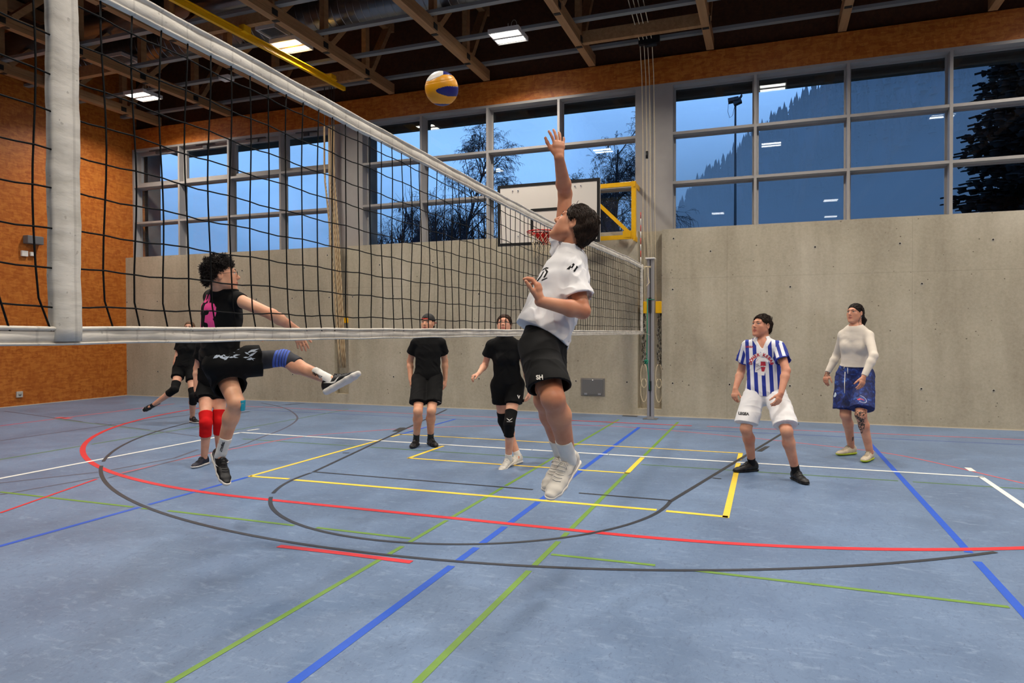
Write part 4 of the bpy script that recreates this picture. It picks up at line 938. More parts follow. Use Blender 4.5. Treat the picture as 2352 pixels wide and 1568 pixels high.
# ------------------------------------------------------------------ the human builder
def J(p, px_, py_, L, sign):
    """joint on the sight line of pixel (px,py) at bone length L from p; sign -1 nearer, +1 farther"""
    r = rayto(px_, py_); o = CAMPOS - p; b = r @ o; a = r @ r; c = o @ o - L * L; D = b * b - a * c
    t = -b / a if D < 0 else (-b + sign * math.sqrt(D)) / a
    q = CAMPOS + r * t
    return q if D >= 0 else p + nrm(q - p) * L
def frame(d, ref):
    """orthonormal (side, front, along) with along=d and front close to ref"""
    d = nrm(d); f = nrm(np.asarray(ref) - d * np.dot(ref, d)); return nrm(np.cross(f, d)), f, d
class Body:
    def __init__(s, root, H, h=.0055): s.root = root; s.H = H; s.h = h; s.k = H / 1.8
def hand_geo(vol, wrist, d, palm, thumb, k, curl=(.3, .35, .3), spread=.12, fist=0, tcurl=.3):
    """wrist, d = direction of the hand, palm = normal out of the palm, thumb = side the thumb is on"""
    d = nrm(d); palm = nrm(palm - d * np.dot(palm, d)); s_ = np.cross(d, palm); s_ = s_ * (1 if np.dot(s_, thumb) > 0 else -1)
    kn = wrist + d * .092 * k
    vol.loft([(wrist, .026 * k, .018 * k, s_, palm), (wrist + d * .03 * k, .030 * k, .017 * k, s_, palm), (wrist + d * .065 * k, .038 * k, .015 * k, s_, palm), (kn - d * .008 * k, .038 * k, .0125 * k, s_, palm)], k=.012)
    for i, (off, L, r) in enumerate(((.028, .074, .0088), (.0095, .083, .0090), (-.0095, .077, .0086), (-.027, .06, .0078))):
        p = wrist + d * (.086 - (.004 if i in (0, 2) else .010 if i == 3 else 0)) * k + s_ * off * k; dd = nrm(d + s_ * (spread * (1.5 - i) * .9)); ang = 0
        for j, fr in enumerate((.45, .31, .24)):
            ang += curl[j] * (1 + .12 * i); v = dd * math.cos(ang) + palm * math.sin(ang); q = p + v * L * fr * k
            vol.cone(p, q, (r - .0004 * j) * k, (r - .0004 * (j + 1)) * k, k=.0035 if j else .006); p = q
    p = wrist + d * .022 * k + s_ * .022 * k + palm * .006 * k; v = nrm(d * .80 + s_ * .55 + palm * .25)
    for L, r in ((.042, .0135), (.034, .0105), (.027, .0095)):
        q = p + v * L * k; vol.cone(p, q, r * k, (r - .0012) * k, k=.008); p = q; v = nrm(v + d * .22 + palm * tcurl * .5)
def head_geo(vol, c, A, k, female=False):
    """c = skull centre; A rows = right, forward, up"""
    P = lambda x, y, z: c + (A[0] * x + A[1] * y + A[2] * z) * k
    w = .95 if female else 1.0
    vol.ell(P(0, -.012, .022), A, (.0735 * k * w, .093 * k, .084 * k), k=.01)
    vol.ell(P(0, .03, -.02), A, (.060 * k * w, .062 * k, .078 * k), k=.03)
    vol.ell(P(0, .05, -.065), A, (.038 * k * w, .040 * k, .040 * k), k=.03)
    for sg in (-1, 1):
        vol.cone(P(.054 * sg * w, 0, -.045), P(.022 * sg, .066, -.092), .016 * k, .015 * k, k=.025)
        vol.ell(P(.043 * sg * w, .062, -.014), A, (.019 * k, .018 * k, .016 * k), k=.02)
        vol.cone(P(.010 * sg, .089, .034), P(.044 * sg, .074, .034), .009 * k, .008 * k, k=.014)
        vol.ell(P(.036 * sg * w, .048, -.045), A, (.024 * k, .026 * k, .032 * k), k=.025)
    vol.cone(P(-.008, .078, -.098), P(.008, .078, -.098), .016 * k, .016 * k, k=.018)
    for sg in (-1, 1): vol.ell(P(.030 * sg, .096, .012), A, (.016 * k, .012 * k, .010 * k), k=.01, op='s')
    for sg in (-1, 1):
        vol.cone(P(.018 * sg, .083, .0225), P(.042 * sg, .0795, .0215), .0078 * k, .0072 * k, k=.006); vol.cone(P(.019 * sg, .083, .0015), P(.041 * sg, .078, .0015), .0060 * k, .0060 * k, k=.006)
    vol.cone(P(0, .086, .022), P(0, .108, -.018), .0075 * k, .0105 * k, k=.009)
    vol.cone(P(0, .108, -.018), P(0, .098, -.028), .0105 * k, .007 * k, k=.005)
    for sg in (-1, 1): vol.ell(P(.0105 * sg, .096, -.023), A, (.007 * k, .010 * k, .0065 * k), k=.005)
    vol.cone(P(-.019, .082, -.052), P(0, .092, -.0495), .0065 * k, .0072 * k, k=.006); vol.cone(P(.019, .082, -.052), P(0, .092, -.0495), .0065 * k, .0072 * k, k=.006)
    vol.cone(P(-.015, .084, -.063), P(0, .090, -.0645), .0065 * k, .0078 * k, k=.006); vol.cone(P(.015, .084, -.063), P(0, .090, -.0645), .0065 * k, .0078 * k, k=.006)
    vol.cone(P(-.020, .092, -.0565), P(.020, .092, -.0565), .0018 * k, .0018 * k, k=.003, op='s')
    for sg in (-1, 1):
        vol.ell(P(.0755 * sg * w, -.008, .000), A, (.008 * k, .019 * k, .031 * k), k=.006); vol.ell(P(.083 * sg * w, -.004, .003), A, (.006 * k, .010 * k, .019 * k), k=.004, op='s')
    return P
def face_bits(root, P, A, k, browm, look=(0, 1, 0), lid=None, wide=1.0):
    for sg in (-1, 1):
        c = P(.030 * sg, .0780, .012); m = MB(); n = 10; R_ = .0120 * k; lk = nrm(A[0] * look[0] + A[1] * look[1] + A[2] * look[2])
        sphere(m, c, R_, 12, 8); e = m.build('eye', EYEW, root); s_, f_, a_ = frame(lk, A[2])
        m = MB(); pts = []
        for rr, off in ((0, .0004), (.0030, .0004), (.0056, -.0008)): pts.append([c + a_ * (math.sqrt(max(0, R_ ** 2 - (rr * k) ** 2)) + .0006 * k) + (s_ * math.cos(2 * PI * i / n) + f_ * math.sin(2 * PI * i / n)) * rr * k for i in range(n)])
        v = [x for r in pts for x in r]; m.raw(v, [(q * n + i, q * n + (i + 1) % n, (q + 1) * n + (i + 1) % n, (q + 1) * n + i) for q in range(2) for i in range(n)], 0, True); m.build('iris', IRIS, e)
        m = MB(); m.tube([P(.012 * sg, .0945, .0300), P(.024 * sg, .0925, .0350), P(.038 * sg, .0835, .0355), P(.048 * sg, .0745, .030)], [.0022 * k, .0036 * k, .0032 * k, .0014 * k], 6); m.build('eyebrow', browm, root)
        m = MB(); m.tube([P(.0165 * sg, .0855, .0135), P(.024 * sg, .0900, .0185), P(.034 * sg, .0895, .0185), P(.0445 * sg, .0815, .0125)], .0016 * k, 5); m.build('eyelash', IRIS, root)
def sphere(m, c, r, nu=16, nv=10, mi=0):
    c = np.asarray(c); v = [c + V(0, 0, r)]; f = []
    for j in range(1, nv):
        for i in range(nu): v.append(c + r * V(math.sin(PI * j / nv) * math.cos(2 * PI * i / nu), math.sin(PI * j / nv) * math.sin(2 * PI * i / nu), math.cos(PI * j / nv)))
    v.append(c - V(0, 0, r)); f += [(0, 1 + i, 1 + (i + 1) % nu) for i in range(nu)]
    for j in range(nv - 2): f += [(1 + j * nu + i, 1 + (j + 1) * nu + i, 1 + (j + 1) * nu + (i + 1) % nu, 1 + j * nu + (i + 1) % nu) for i in range(nu)]
    L = len(v) - 1; f += [(L, L - nu + (i + 1) % nu, L - nu + i) for i in range(nu)]; return m.raw(v, f, mi, True)
def shoe(root, ankle, toe, up, k, upper, sole, lace, swoosh=None, sole_h=.026, sock=None, knee=None, sockh=.10, name='shoe', collar=.105, side=None, midm=None):
    f = nrm(toe); u = nrm(np.asarray(up) - f * np.dot(up, f)); s_ = np.cross(f, u); L = k
    o = ankle - u * .088 * k                                          # ground point under the ankle
    P = lambda x, y, z: o + (f * x + s_ * y + u * z) * k
    box = [P(x, y, z) for x in (-.11, .26) for y in (-.07, .07) for z in (-.02, .18)]; lo = np.min(box, 0); hi = np.max(box, 0)
    v = Vol(lo, hi, .0042)
    v.loft([(P(-.045, 0, .050), .029 * k, .042 * k, s_, u), (P(.0, 0, .052), .031 * k, .046 * k, s_, u), (P(.055, 0, .048), .034 * k, .040 * k, s_, u), (P(.11, 0, .036), .041 * k, .030 * k, s_, u), (P(.165, 0, .030), .040 * k, .022 * k, s_, u), (P(.20, 0, .026), .028 * k, .017 * k, s_, u)], k=.012)
    v.cone(P(-.03, 0, .07), P(-.012, 0, .11), .030 * k, .034 * k, k=.02); v.cone(P(.045, 0, .088), P(.075, 0, .072), .016 * k, .016 * k, k=.02)
    v.cut(P(0, 0, collar), u + f * .12); v.cut(P(0, 0, sole_h - .004), -u)
    v.cone(P(-.012, 0, .092), P(-.006, 0, .14), .027 * k, .031 * k, k=.004, op='s')
    sh = put(name, v, upper, root)
    v = Vol(lo, hi, .0042)
    v.loft([(P(-.052, 0, .02), .034 * k, .024 * k, s_, u), (P(.0, 0, .02), .035 * k, .024 * k, s_, u), (P(.06, 0, .02), .037 * k, .024 * k, s_, u), (P(.12, 0, .02), .045 * k, .024 * k, s_, u), (P(.17, 0, .021), .043 * k, .022 * k, s_, u), (P(.205, 0, .024), .030 * k, .019 * k, s_, u)], k=.01)
    v.cut(P(0, 0, sole_h), u); v.cut(P(0, 0, .002), -u); so = put('sole', v, sole, sh)
    tb = bmesh.new(); tb.from_mesh(sh.data); bvh = BVHTree.FromBMesh(tb); m = MB()
    def on(x, y, z=.2, d=None):
        h_ = bvh.ray_cast(Vector(P(x, y, z)), Vector(-u), .5); return np.array(h_[0]) + u * .002 if h_[0] is not None else P(x, y, .06)
    for i in range(6):
        x = .052 + i * .0165; m.tube([on(x - .004, -.022), on(x, -.011), on(x + .003, 0), on(x, .011), on(x - .004, .022)], .0026 * k, 5)
    for q in (-1, 1): m.tube([on(.048, 0), on(.055, .012 * q) + u * .008, on(.07, .026 * q) + u * .006, on(.066, .012 * q) + u * .003, on(.05, 0)], .0022 * k, 5)
    m.build('laces', lace, sh)
    if swoosh is not None:
        for q in (-1, 1):
            pl = [(-.085, .016), (-.05, .006), (-.015, -.016), (.0, -.019), (.02, -.012), (.085, .028), (.015, -.001), (-.002, -.006), (-.02, -.002)]
            me = poly_mesh([pl[:4] + [pl[8]], [pl[3], pl[4], pl[6], pl[7], pl[8]], [pl[4], pl[5], pl[6]]]); me.transform(Matrix.Scale(.92 * k, 4))
            decal('swoosh', me, P(.035, 0, .052), -f, u if q > 0 else u, sh, swoosh, sh, .0012, .01, .12) if q > 0 else decal('swoosh', mirror(me), P(.035, 0, .052), f, u, sh, swoosh, sh, .0012, .01, .12)
    tb.free()
    if sock is not None:
        top = ankle + nrm(knee - ankle) * sockh * k; a = ankle - u * .02 * k
        v = Vol(np.minimum(a, top) - .07, np.maximum(a, top) + .07, .005); v.cone(a, ankle + nrm(knee - ankle) * .02, .036 * k, .036 * k, k=.01); v.cone(ankle, top + nrm(knee - ankle) * .02, .0355 * k, .043 * k, k=.01); v.cut(top, knee - ankle); v.fold(.0015, 90, knee - ankle, 3)
        so_ = put('sock', v, sock, root)
    return sh, P
def mirror(me): me.transform(Matrix.Diagonal((-1, 1, 1, 1))); me.flip_normals(); return me
def build_body(root, S, skin, h=.0055, fem=False, lips=True, ink=None, musc=1.0):
    k = S['k']; js = [S[q] for q in ('neck', 'shL', 'shR', 'elL', 'elR', 'wrL', 'wrR', 'hpL', 'hpR', 'knL', 'knR', 'anL', 'anR', 'head')]
    v = Vol(np.min(js, 0) - .24, np.max(js, 0) + .24, h)
    sS = nrm(S['shR'] - S['shL']); hS = nrm(S['hpR'] - S['hpL']); pel = (S['hpL'] + S['hpR']) / 2; nk = S['neck']; sp_ = nrm(nk - pel); Fr = S['front']
    def st(t, rs, rf, off=0, mixs=None):
        a = nrm(hS * (1 - t) + sS * t); f = nrm(np.cross(sp_, a)); f = f if np.dot(f, Fr) > 0 else -f
        b = S.get('belly', 0) * math.sin(PI * t); return (pel + (nk - pel) * t + f * (off + b) * k, rs * k, rf * k, a, f)
    g = .92 if fem else 1.0
    v.loft([st(-.04, .135, .085), st(.12, .145 * (1.02 if fem else .98), .095), st(.38, .122 * g, .085), st(.62, .142 * g, .098), st(.82, .150 * g, .090), st(.93, .11 * g, .07)], k=.05)
    mid = (S['shL'] + S['shR']) / 2
    for q in ('L', 'R'):
        sh, el, wr, hp, kn, an = (S[j + q] for j in ('sh', 'el', 'wr', 'hp', 'kn', 'an')); am = musc * g
        v.cone(nk - sp_ * .02 * k, sh, .054 * k, .042 * k * am, k=.05); v.cone(sh, el, .049 * k * am, .0385 * k * am, k=.03)
        fa = el + (wr - el) * .28; v.cone(el, fa, .0385 * k * am, .041 * k * am, k=.02); v.cone(fa, wr, .041 * k * am, .0265 * k * am, k=.02)
        lg = 1.04 if fem else 1.0; v.cone(hp, kn, .084 * k * lg, .056 * k, k=.045)
        bk = nrm(np.cross(np.cross(an - kn, hp - kn), an - kn)); ck = kn + (an - kn) * .30
        fwd = S['toe' + q]; bk = -nrm(fwd - nrm(an - kn) * np.dot(fwd, nrm(an - kn)))
        v.cone(kn, ck + bk * .013 * k, .053 * k, .055 * k * musc, k=.02); v.cone(ck + bk * .013 * k, an, .055 * k * musc, .035 * k, k=.03); v.ell(kn - bk * .018 * k, np.array(frame(an - kn, -bk))[[0, 1, 2]], (.034 * k, .026 * k, .042 * k), k=.02)
        v.cone(an, an + S['toe' + q] * .075 * k - nrm(kn - an) * .05 * k, .030 * k, .018 * k, k=.01)
        Hd = S['hand' + q]; hand_geo(v, wr, Hd['d'], Hd['palm'], Hd['thumb'], k * .98 * (.93 if fem else 1), Hd.get('curl', (.3, .35, .3)), Hd.get('spread', .12), tcurl=Hd.get('tcurl', .3))
    c = S['head']; A = S['A']; hk = S['hk']
    v.cone(nk - sp_ * .03 * k, c - A[2] * .05 * hk - A[1] * .02 * hk, .057 * k * g, .050 * k * g, k=.03)
    v.cone(nk - sp_ * .04 * k, c - A[2] * .02 * hk - A[1] * .035 * hk, .05 * k * g, .045 * k * g, k=.03)
    P = head_geo(v, c, A, hk, fem)
    lc = P(0, .088, -.057)
    at_ = {'lip': lambda vs: np.clip(1.4 - 1.4 * np.sqrt((((vs - lc) @ A[0]) / (.027 * hk)) ** 2 + (((vs - lc) @ A[2]) / (.014 * hk)) ** 2 + (((vs - lc) @ A[1]) / (.03 * hk)) ** 2), 0, 1) ** .5}
    if ink is not None: at_['ink'] = ink
    S['bv'] = v; o = put('body', v, skin, root, at_); return o, P, st
def build_shirt(root, S, mat, st, hem=-.02, sleeve=.5, sleeveR=None, h=.0055, wid=1.0, dep=1.0, loose=.0, folds=(.005, 22), long=False, sr=(.060, .068), collar=.058, seed=1, attr=None, name='shirt', vneck=0, hemf=1.0, belly_out=0, chest=0, cdrop=.005, sless=False, sdir=None, hemtilt=0):
    k = S['k']; h = S['bv'].h; js = [S['neck'], S['shL'], S['shR'], S['hpL'], S['hpR']] + [S['sh' + q] + (S['el' + q] - S['sh' + q]) * (1 if long else sleeve) for q in 'LR'] + ([S['wrL'], S['wrR']] if long else [])
    v = Vol(np.min(js, 0) - .22, np.max(js, 0) + .2, h); nk = S['neck']; pel = (S['hpL'] + S['hpR']) / 2; sp_ = nrm(nk - pel)
    def sx(t, rs, rf, off=0): c, a, b, A_, F_ = st(t, rs, rf, off); return (c, a * wid, b * dep, A_, F_)
    v.loft([sx(hem - .12, .165 * hemf, .125 * hemf, belly_out), sx(.12, .160 * hemf, .12, belly_out * .7), sx(.38, .138 + loose, .104 + loose * .5, belly_out * .3), sx(.62, .155 + loose * .5, .112), sx(.80, .160, .100), sx(.92, .115, .078)], k=.05)
    if chest:
        _, _, _, A_, F_ = st(.64, 1, 1)
        for q in (-1, 1): v.ell(pel + (nk - pel) * .62 + A_ * .062 * q * k + F_ * .075 * k, (A_, F_, sp_), (.062 * k, .055 * k, .060 * k), k=.04)
    h = S['bv'].h; sl0 = sleeve
    for q in ('L', 'R'):
        sleeve = sleeveR if (q == 'R' and sleeveR) else sl0
        sh, el, wr = S['sh' + q], S['el' + q], S['wr' + q]; r0, r1 = sr
        v.cone(nk - sp_ * .018 * k, sh, .060 * k, r0 * .82 * k, k=.045)
        if sless:
            continue
        if long: v.cone(sh, el, .053 * k * .95, .044 * k * .95, k=.03); v.cone(el, el + (wr - el) * .3, .044 * k * .95, .045 * k * .95, k=.02); v.cone(el + (wr - el) * .3, wr, .045 * k * .95, .033 * k * .95, k=.02)
        else: v.tcone(sh, sh + (el - sh) * sleeve, r0 * k, r1 * k, k=.03)
    if folds: v.fold(folds[0] * .9, folds[1] * 1.5, seed=seed + 7); v.crease(folds[0] * .55, folds[1] * 3.6, seed); v.over(S['bv'])
    for q in ('L', 'R'):
        sleeve = sleeveR if (q == 'R' and sleeveR) else sl0
        sh, el, wr = S['sh' + q], S['el' + q], S['wr' + q]
        if sless:
            o_ = sh + nrm(sh - (S['shL'] + S['shR']) / 2) * .045 * k; v.cut(o_, nrm(nrm(sh - (S['shL'] + S['shR']) / 2) + nrm(el - sh) * .3), near=sh, rad=.16 * k); continue
        if long: v.cut(wr - nrm(wr - el) * .012, wr - el, near=wr, rad=.12)
        else:
            e = sh + (el - sh) * sleeve; a_ = nrm(el - sh); v.cone(e - a_ * .008, e + a_ * .06, (sr[1] - .0125) * k, (sr[1] - .010) * k, k=.003, op='s')
    hp_ = pel + (nk - pel) * hem; hn = -sp_ + S['front'] * hemtilt; v.hem(hp_, hn, pel, sp_, .215 * k)
    c, a, b, A_, F_ = sx(.0, .160 * hemf, .12, belly_out); v.loft([(hp_ - sp_ * .1, a * .91, b * .90, A_, F_), (hp_ + sp_ * .012, a * .89, b * .88, A_, F_)], k=.003, op='s', cap=.3)
    # neckline
    up = nrm(S['head'] - nk + sp_ * .1); v.cone(nk + up * cdrop, nk + up * .2, collar * k, collar * k * 1.25, k=.006, op='s')
    if vneck:
        f = S['front']
        for q in range(4): v.cone(nk + f * (.045 + .02 * q) * k - sp_ * (.0 + .02 * q) * k, nk + f * .13 * k + sp_ * .05, (.045 - .011 * q) * k, .045 * k, k=.004, op='s')
    return put(name, v, mat, root, attr)
def build_shorts(root, S, mat, st, frac=.62, h=.0055, r0=.105, r1=.10, folds=(.005, 24), seed=2, attr=None, name='shorts', waist=.16, dep=1.0, hemdir=None, wid=1.0, hollow=True):
    k = S['k']; h = S['bv'].h; pel = (S['hpL'] + S['hpR']) / 2; nk = S['neck']; sp_ = nrm(nk - pel)
    js = [pel, pel + sp_ * .2] + [S['hp' + q] + (S['kn' + q] - S['hp' + q]) * frac for q in 'LR'] + [S['hpL'], S['hpR']]
    v = Vol(np.min(js, 0) - .18, np.max(js, 0) + .18, h)
    def sx(t, rs, rf, off=0): c, a, b, A_, F_ = st(t, rs, rf, off); return (c, a * wid, b * dep, A_, F_)
    v.loft([sx(-.02, .150, .112), sx(.08, .158, .112), sx(waist + .08, .140, .105)], k=.04)
    for q in 'LR':
        hp, kn = S['hp' + q], S['kn' + q]; out = nrm(hp - pel) * .008 * k; v.tcone(hp + out, hp + out + (kn - hp) * frac, r0 * k, r1 * k, k=.03, endn=None if hemdir is None else nrm(nrm(kn - hp) + hemdir))
    if folds: v.fold(folds[0] * .9, folds[1] * 1.5, seed=seed + 7); v.crease(folds[0] * .55, folds[1] * 3.6, seed); v.over(S['bv'], grow=.012)
    for q in 'LR':
        hp, kn = S['hp' + q], S['kn' + q]; e = hp + (kn - hp) * frac; a_ = nrm(kn - hp); oth = S['hp' + ('R' if q == 'L' else 'L')]
        if hollow: v.cone(e - a_ * .03, e + a_ * .05, (r1 - .015) * k, (r1 - .012) * k, k=.003, op='s')
    v.hem(pel + (nk - pel) * waist, sp_, pel, sp_, .17 * k)
    return put(name, v, mat, root, attr)
def hair_cap(root, P, A, k, mat, thick=.012, noise=(.004, 60), seed=4, front=.062, back=-.055, nape=-.055, tuft=0, tuftc=None, side=.004, extra=None, name='hair', h=.0045, locks=0, lockl=.035, lockr=.0016, lockn=.25, lift=.12, curly=False, combf=None):
    """hair: swollen skull, opened at the face and round the ears"""
    c = P(0, -.012, .03); v = Vol(c - .19 * k, c + .19 * k, h)
    v.ell(P(0, -.014, .026), A, ((.0735 + thick * .8) * k, (.093 + thick) * k, (.084 + thick * 1.1) * k), k=.01)
    v.ell(P(0, -.045, -.02), A, ((.066 + thick * .5) * k, (.052 + thick) * k, .070 * k), k=.02)
    if extra: extra(v)
    if tuft:
        R_ = np.random.RandomState(seed)
        for i in range(int(tuft)):
            a_ = R_.uniform(0, 2 * PI); e_ = R_.uniform(.15, 1.35); d = V(math.cos(a_) * math.cos(e_), math.sin(a_) * math.cos(e_), math.sin(e_))
            p = P(*(V(0, -.014, .03) + d * V(.078, .097, .09))); q = p + (A[0] * d[0] + A[1] * d[1] + A[2] * d[2]) * (tuftc or .02) * R_.uniform(.5, 1.3) * k + R_.normal(size=3) * .010 * k; v.cone(p, q, .013 * k, .003 * k, k=.008)
    if noise: v.fold(noise[0], noise[1], seed=seed); v.fold(noise[0] * .5, noise[1] * 2.2, seed=seed + 1)
    n1 = nrm(A[1] * 1.0 - A[2] * .42); v.cut(P(0, front, .052), n1, near=P(0, .09, -.01), rad=.125 * k)
    n2 = nrm(-A[2] + A[1] * .75); v.cut(P(0, -.03, side - .02), n2, near=P(0, .04, -.06), rad=.13 * k)
    v.cut(P(0, -.04, nape), -A[2] + A[1] * .1)
    for sg in (-1, 1): v.ell(P(.085 * sg, .0, -.004), A, (.022 * k, .021 * k, .034 * k), k=.004, op='s')
    o = put(name, v, mat, root)
    if locks:
        me = o.data; R_ = np.random.RandomState(seed + 50); nv = len(me.vertices); co = np.empty(nv * 3, np.float32); me.vertices.foreach_get('co', co); co = co.reshape(-1, 3).astype(float); no = np.empty(nv * 3, np.float32); me.vertices.foreach_get('normal', no); no = no.reshape(-1, 3).astype(float)
        m = MB(); cc = P(0, -.012, .02)
        for i in R_.choice(nv, min(nv, locks), replace=False):
            p = co[i]; n_ = no[i]
            rel = (p - cc) / k
            if (p - cc) @ n_ < 0 or (np.linalg.norm(V(abs(rel @ A[0]) - .082, rel @ A[1] - .012, rel @ A[2] + .02)) < .040 and not curly): continue
            fl = (-A[1] * (.6 + rel @ A[1] * 2) - A[2] * (.75 - rel @ A[2] * 5) + A[0] * (rel @ A[0]) * 4) if not curly else R_.normal(size=3)
            if combf is not None: fl = combf(rel, A)
            fl = nrm(fl + R_.normal(size=3) * lockn); fl = nrm(fl - n_ * (fl @ n_) + n_ * lift); L_ = lockl * R_.uniform(.6, 1.3) * k
            q1 = p + fl * L_ * .4 + n_ * .001; f2 = nrm(fl - n_ * (.35 if not curly else -.1) + (R_.normal(size=3) * .5 if curly else 0)); q2 = q1 + f2 * L_ * .35; q3 = q2 + nrm(f2 - n_ * (.3 if not curly else .5)) * L_ * .3
            m.tube([p - n_ * .003, q1, q2, q3], [lockr * k, lockr * k, lockr * .8 * k, .0003], 4, caps=False)
        if m.v:
            b = bmesh.new(); b.from_mesh(me); t2 = bpy.data.meshes.new('t'); t2.from_pydata(m.v, [], m.f); t2.polygons.foreach_set('use_smooth', [True] * len(m.f)); b.from_mesh(t2); b.to_mesh(me); b.free(); bpy.data.meshes.remove(t2)
    return o
def knee_pad(root, S, q, mat, a=.30, b=.27, r=.066, name='knee_pad', h=.0055, bulge=.01):
    k = S['k']; hp, kn, an = S['hp' + q], S['kn' + q], S['an' + q]; p0 = kn + nrm(hp - kn) * a * .45 * k; p1 = kn + nrm(an - kn) * b * .45 * k
    v = Vol(np.min([p0, p1, kn], 0) - .12, np.max([p0, p1, kn], 0) + .12, h)
    f = nrm((kn - hp) / np.linalg.norm(kn - hp) - (an - kn) / np.linalg.norm(an - kn) + S['toe' + q] * .5)
    v.cone(p0 + (hp - kn) * .1, kn, (r + .012) * k, (r - .002) * k, k=.02); v.cone(kn, p1 + (an - kn) * .1, (r - .002) * k, (r - .004) * k, k=.02); v.ell(kn + f * .02 * k, np.array(frame(an - kn, f)), (.048 * k, (.03 + bulge) * k, .065 * k), k=.02)
    v.fold(.0018, 70, seed=5); v.cut(p0, hp - kn); v.cut(p1, an - kn); return put(name, v, mat, root)
def stand_foot(px_, py_, k, lift=.088):
    """ankle above the floor spot seen at the pixel"""
    p = atZ(px_, py_, 0.0); return p + V(0, 0, lift * k)
def person(label, cloth_label=None):
    r = empty('person', (0, 0, 0), label, 'person'); return r
def headframe(face, up):
    f = nrm(face); u = nrm(np.asarray(up) - f * np.dot(up, f)); return np.array([np.cross(f, u), f, u])
def setroot(root, x, y, z=0):
    root.location = (x, y, z)
    for c in root.children: c.matrix_parent_inverse = Matrix.Translation((-x, -y, -z))
# ================================================================== the players
UPZ = V(0, 0, 1)
# ---------- 1: spiker in the white T-shirt
root = person('jumping player in a white T-shirt and black shorts, arm raised beside the net')
k = 1.05; S = dict(k=k, hk=1.06)
S['front'] = camdir(-.93, -.05, .30)
pel = at(1247, 795, 3.85); S['neck'] = J(pel, 1313, 588, .56, 1)
hs = camdir(.30, .05, .95)                                     # towards his right side (away from the camera)
S['hpL'] = pel - hs * .095; S['hpR'] = pel + hs * .095
ss = camdir(-.42, .42, .80)
S['shL'] = J(S['neck'], 1316, 618, .175, -1); S['shR'] = J(S['neck'], 1291, 570, .20, 1)
S['elL'] = J(S['shL'], 1338, 714, .27, -1); S['wrL'] = J(S['elL'], 1240, 692, .272, -1)
S['elR'] = J(S['shR'], 1298, 445, .335, 1); S['wrR'] = J(S['elR'], 1284, 362, .275, -1)
S['knL'] = J(S['hpL'], 1270, 915, .43, -1); S['anL'] = J(S['knL'], 1306, 1052, .43, 1)
S['knR'] = J(S['hpR'], 1252, 918, .43, -1); S['anR'] = J(S['knR'], 1290, 1045, .43, 1)
S['toeL'] = nrm(J(S['anL'], 1256, 1120, .24, -1) - S['anL']); S['toeR'] = nrm(J(S['anR'], 1250, 1100, .24, -1) - S['anR'])
S['head'] = J(S['neck'], 1320, 512, .165, 1); S['A'] = headframe(camdir(-.80, .56, .30), camdir(.56, .80, .0))
S['handR'] = dict(d=camdir(-.02, 1, .1), palm=camdir(-.45, .1, .9), thumb=camdir(-1, .1, 0), curl=(.10, .15, .15), spread=.26, tcurl=-.2)
S['handL'] = dict(d=camdir(-.12, 1, -.05), palm=camdir(-.95, -.1, .35), thumb=camdir(-.3, .1, -1), curl=(.55, .6, .4), spread=.06)
SK1 = skin_mat('tan_skin', (212, 150, 116), (190, 122, 90)); body, P, st = build_body(root, S, SK1, .005)
face_bits(root, P, S['A'], S['hk'], hair_mat('dark_brown_brow', (40, 28, 20), (66, 46, 34)), (0, 1, .3))
DBR = hair_mat('dark_brown_hair', (26, 18, 13), (58, 40, 28))
hair_cap(root, P, S['A'], S['hk'], DBR, thick=.017, noise=(.005, 50), seed=3, front=.066, nape=-.085, side=-.01, locks=2600, lockl=.036, lockr=.0017, lift=.07, lockn=.16)
sh = build_shirt(root, S, WHITEC, st, hem=.10, sleeve=.70, sleeveR=.22, wid=1.0, dep=1.2, loose=.012, folds=(.011, 19), sr=(.066, .079), seed=11, belly_out=.03, hemf=1.06, hemtilt=.22, collar=.066, cdrop=-.022, name='white_tshirt')
so = build_shorts(root, S, BLACKS, st, frac=.80, r0=.105, r1=.106, folds=(.005, 20), waist=.19, wid=.98, name='black_shorts', hemdir=camdir(0, -1, .1) * .9)
for q, nm in (('L', 'sock'), ('R', 'sock')):
    shoe(root, S['an' + q], S['toe' + q], nrm(S['kn' + q] - S['an' + q]), 1.10, SHOEW, SOLEW, LACEW, swoosh=simple('pale_grey_leather', (176, 172, 164), .5), sock=SOCKW, knee=S['kn' + q], sockh=.13, name='white_shoe')
STR = [[(-.075, .02), (-.02, .03), (.03, .052), (.035, .04), (-.02, .018), (-.07, .008)], [(-.02, -.002), (.03, .018), (.052, .052), (.062, .05), (.045, .008), (-.015, -.014)], [(-.05, -.016), (.0, -.034), (.0, -.026), (-.045, -.008)], [(.035, .078), (.075, .062), (.082, .04), (.07, .036), (.064, .055), (.036, .068)], [(-.085, .036), (-.045, .046), (-.045, .04), (-.085, .03)]]
xd_ = camdir(-.60, -.55, .1) * -1
STR = [[(x * .62, y * .62) for x, y in q] for q in STR]
decal('shirt_print', poly_mesh(STR), at(1258, 612, 3.6), camdir(.75, .62, .1), camdir(-.5, .8, .1), sh, BLACKS, sh, reach=.35)
decal('shirt_print', poly_mesh([[(-.02, .014), (.02, .022), (.02, .012), (-.02, .002)], [(-.02, -.008), (.02, .002), (.02, -.008), (-.02, -.018)]]), at(1341, 606, 3.7), camdir(.55, .5, .6), camdir(-.3, .9, 0), sh, BLACKS, sh, reach=.3)
decal('logo', text_mesh('SH', .028, bold=.001), at(1236, 862, 3.6), camdir(1, .1, 0), camdir(0, 1, 0), so, WHITEP, so, reach=.3)
setroot(root, float(pel[0]), float(pel[1]), 0)
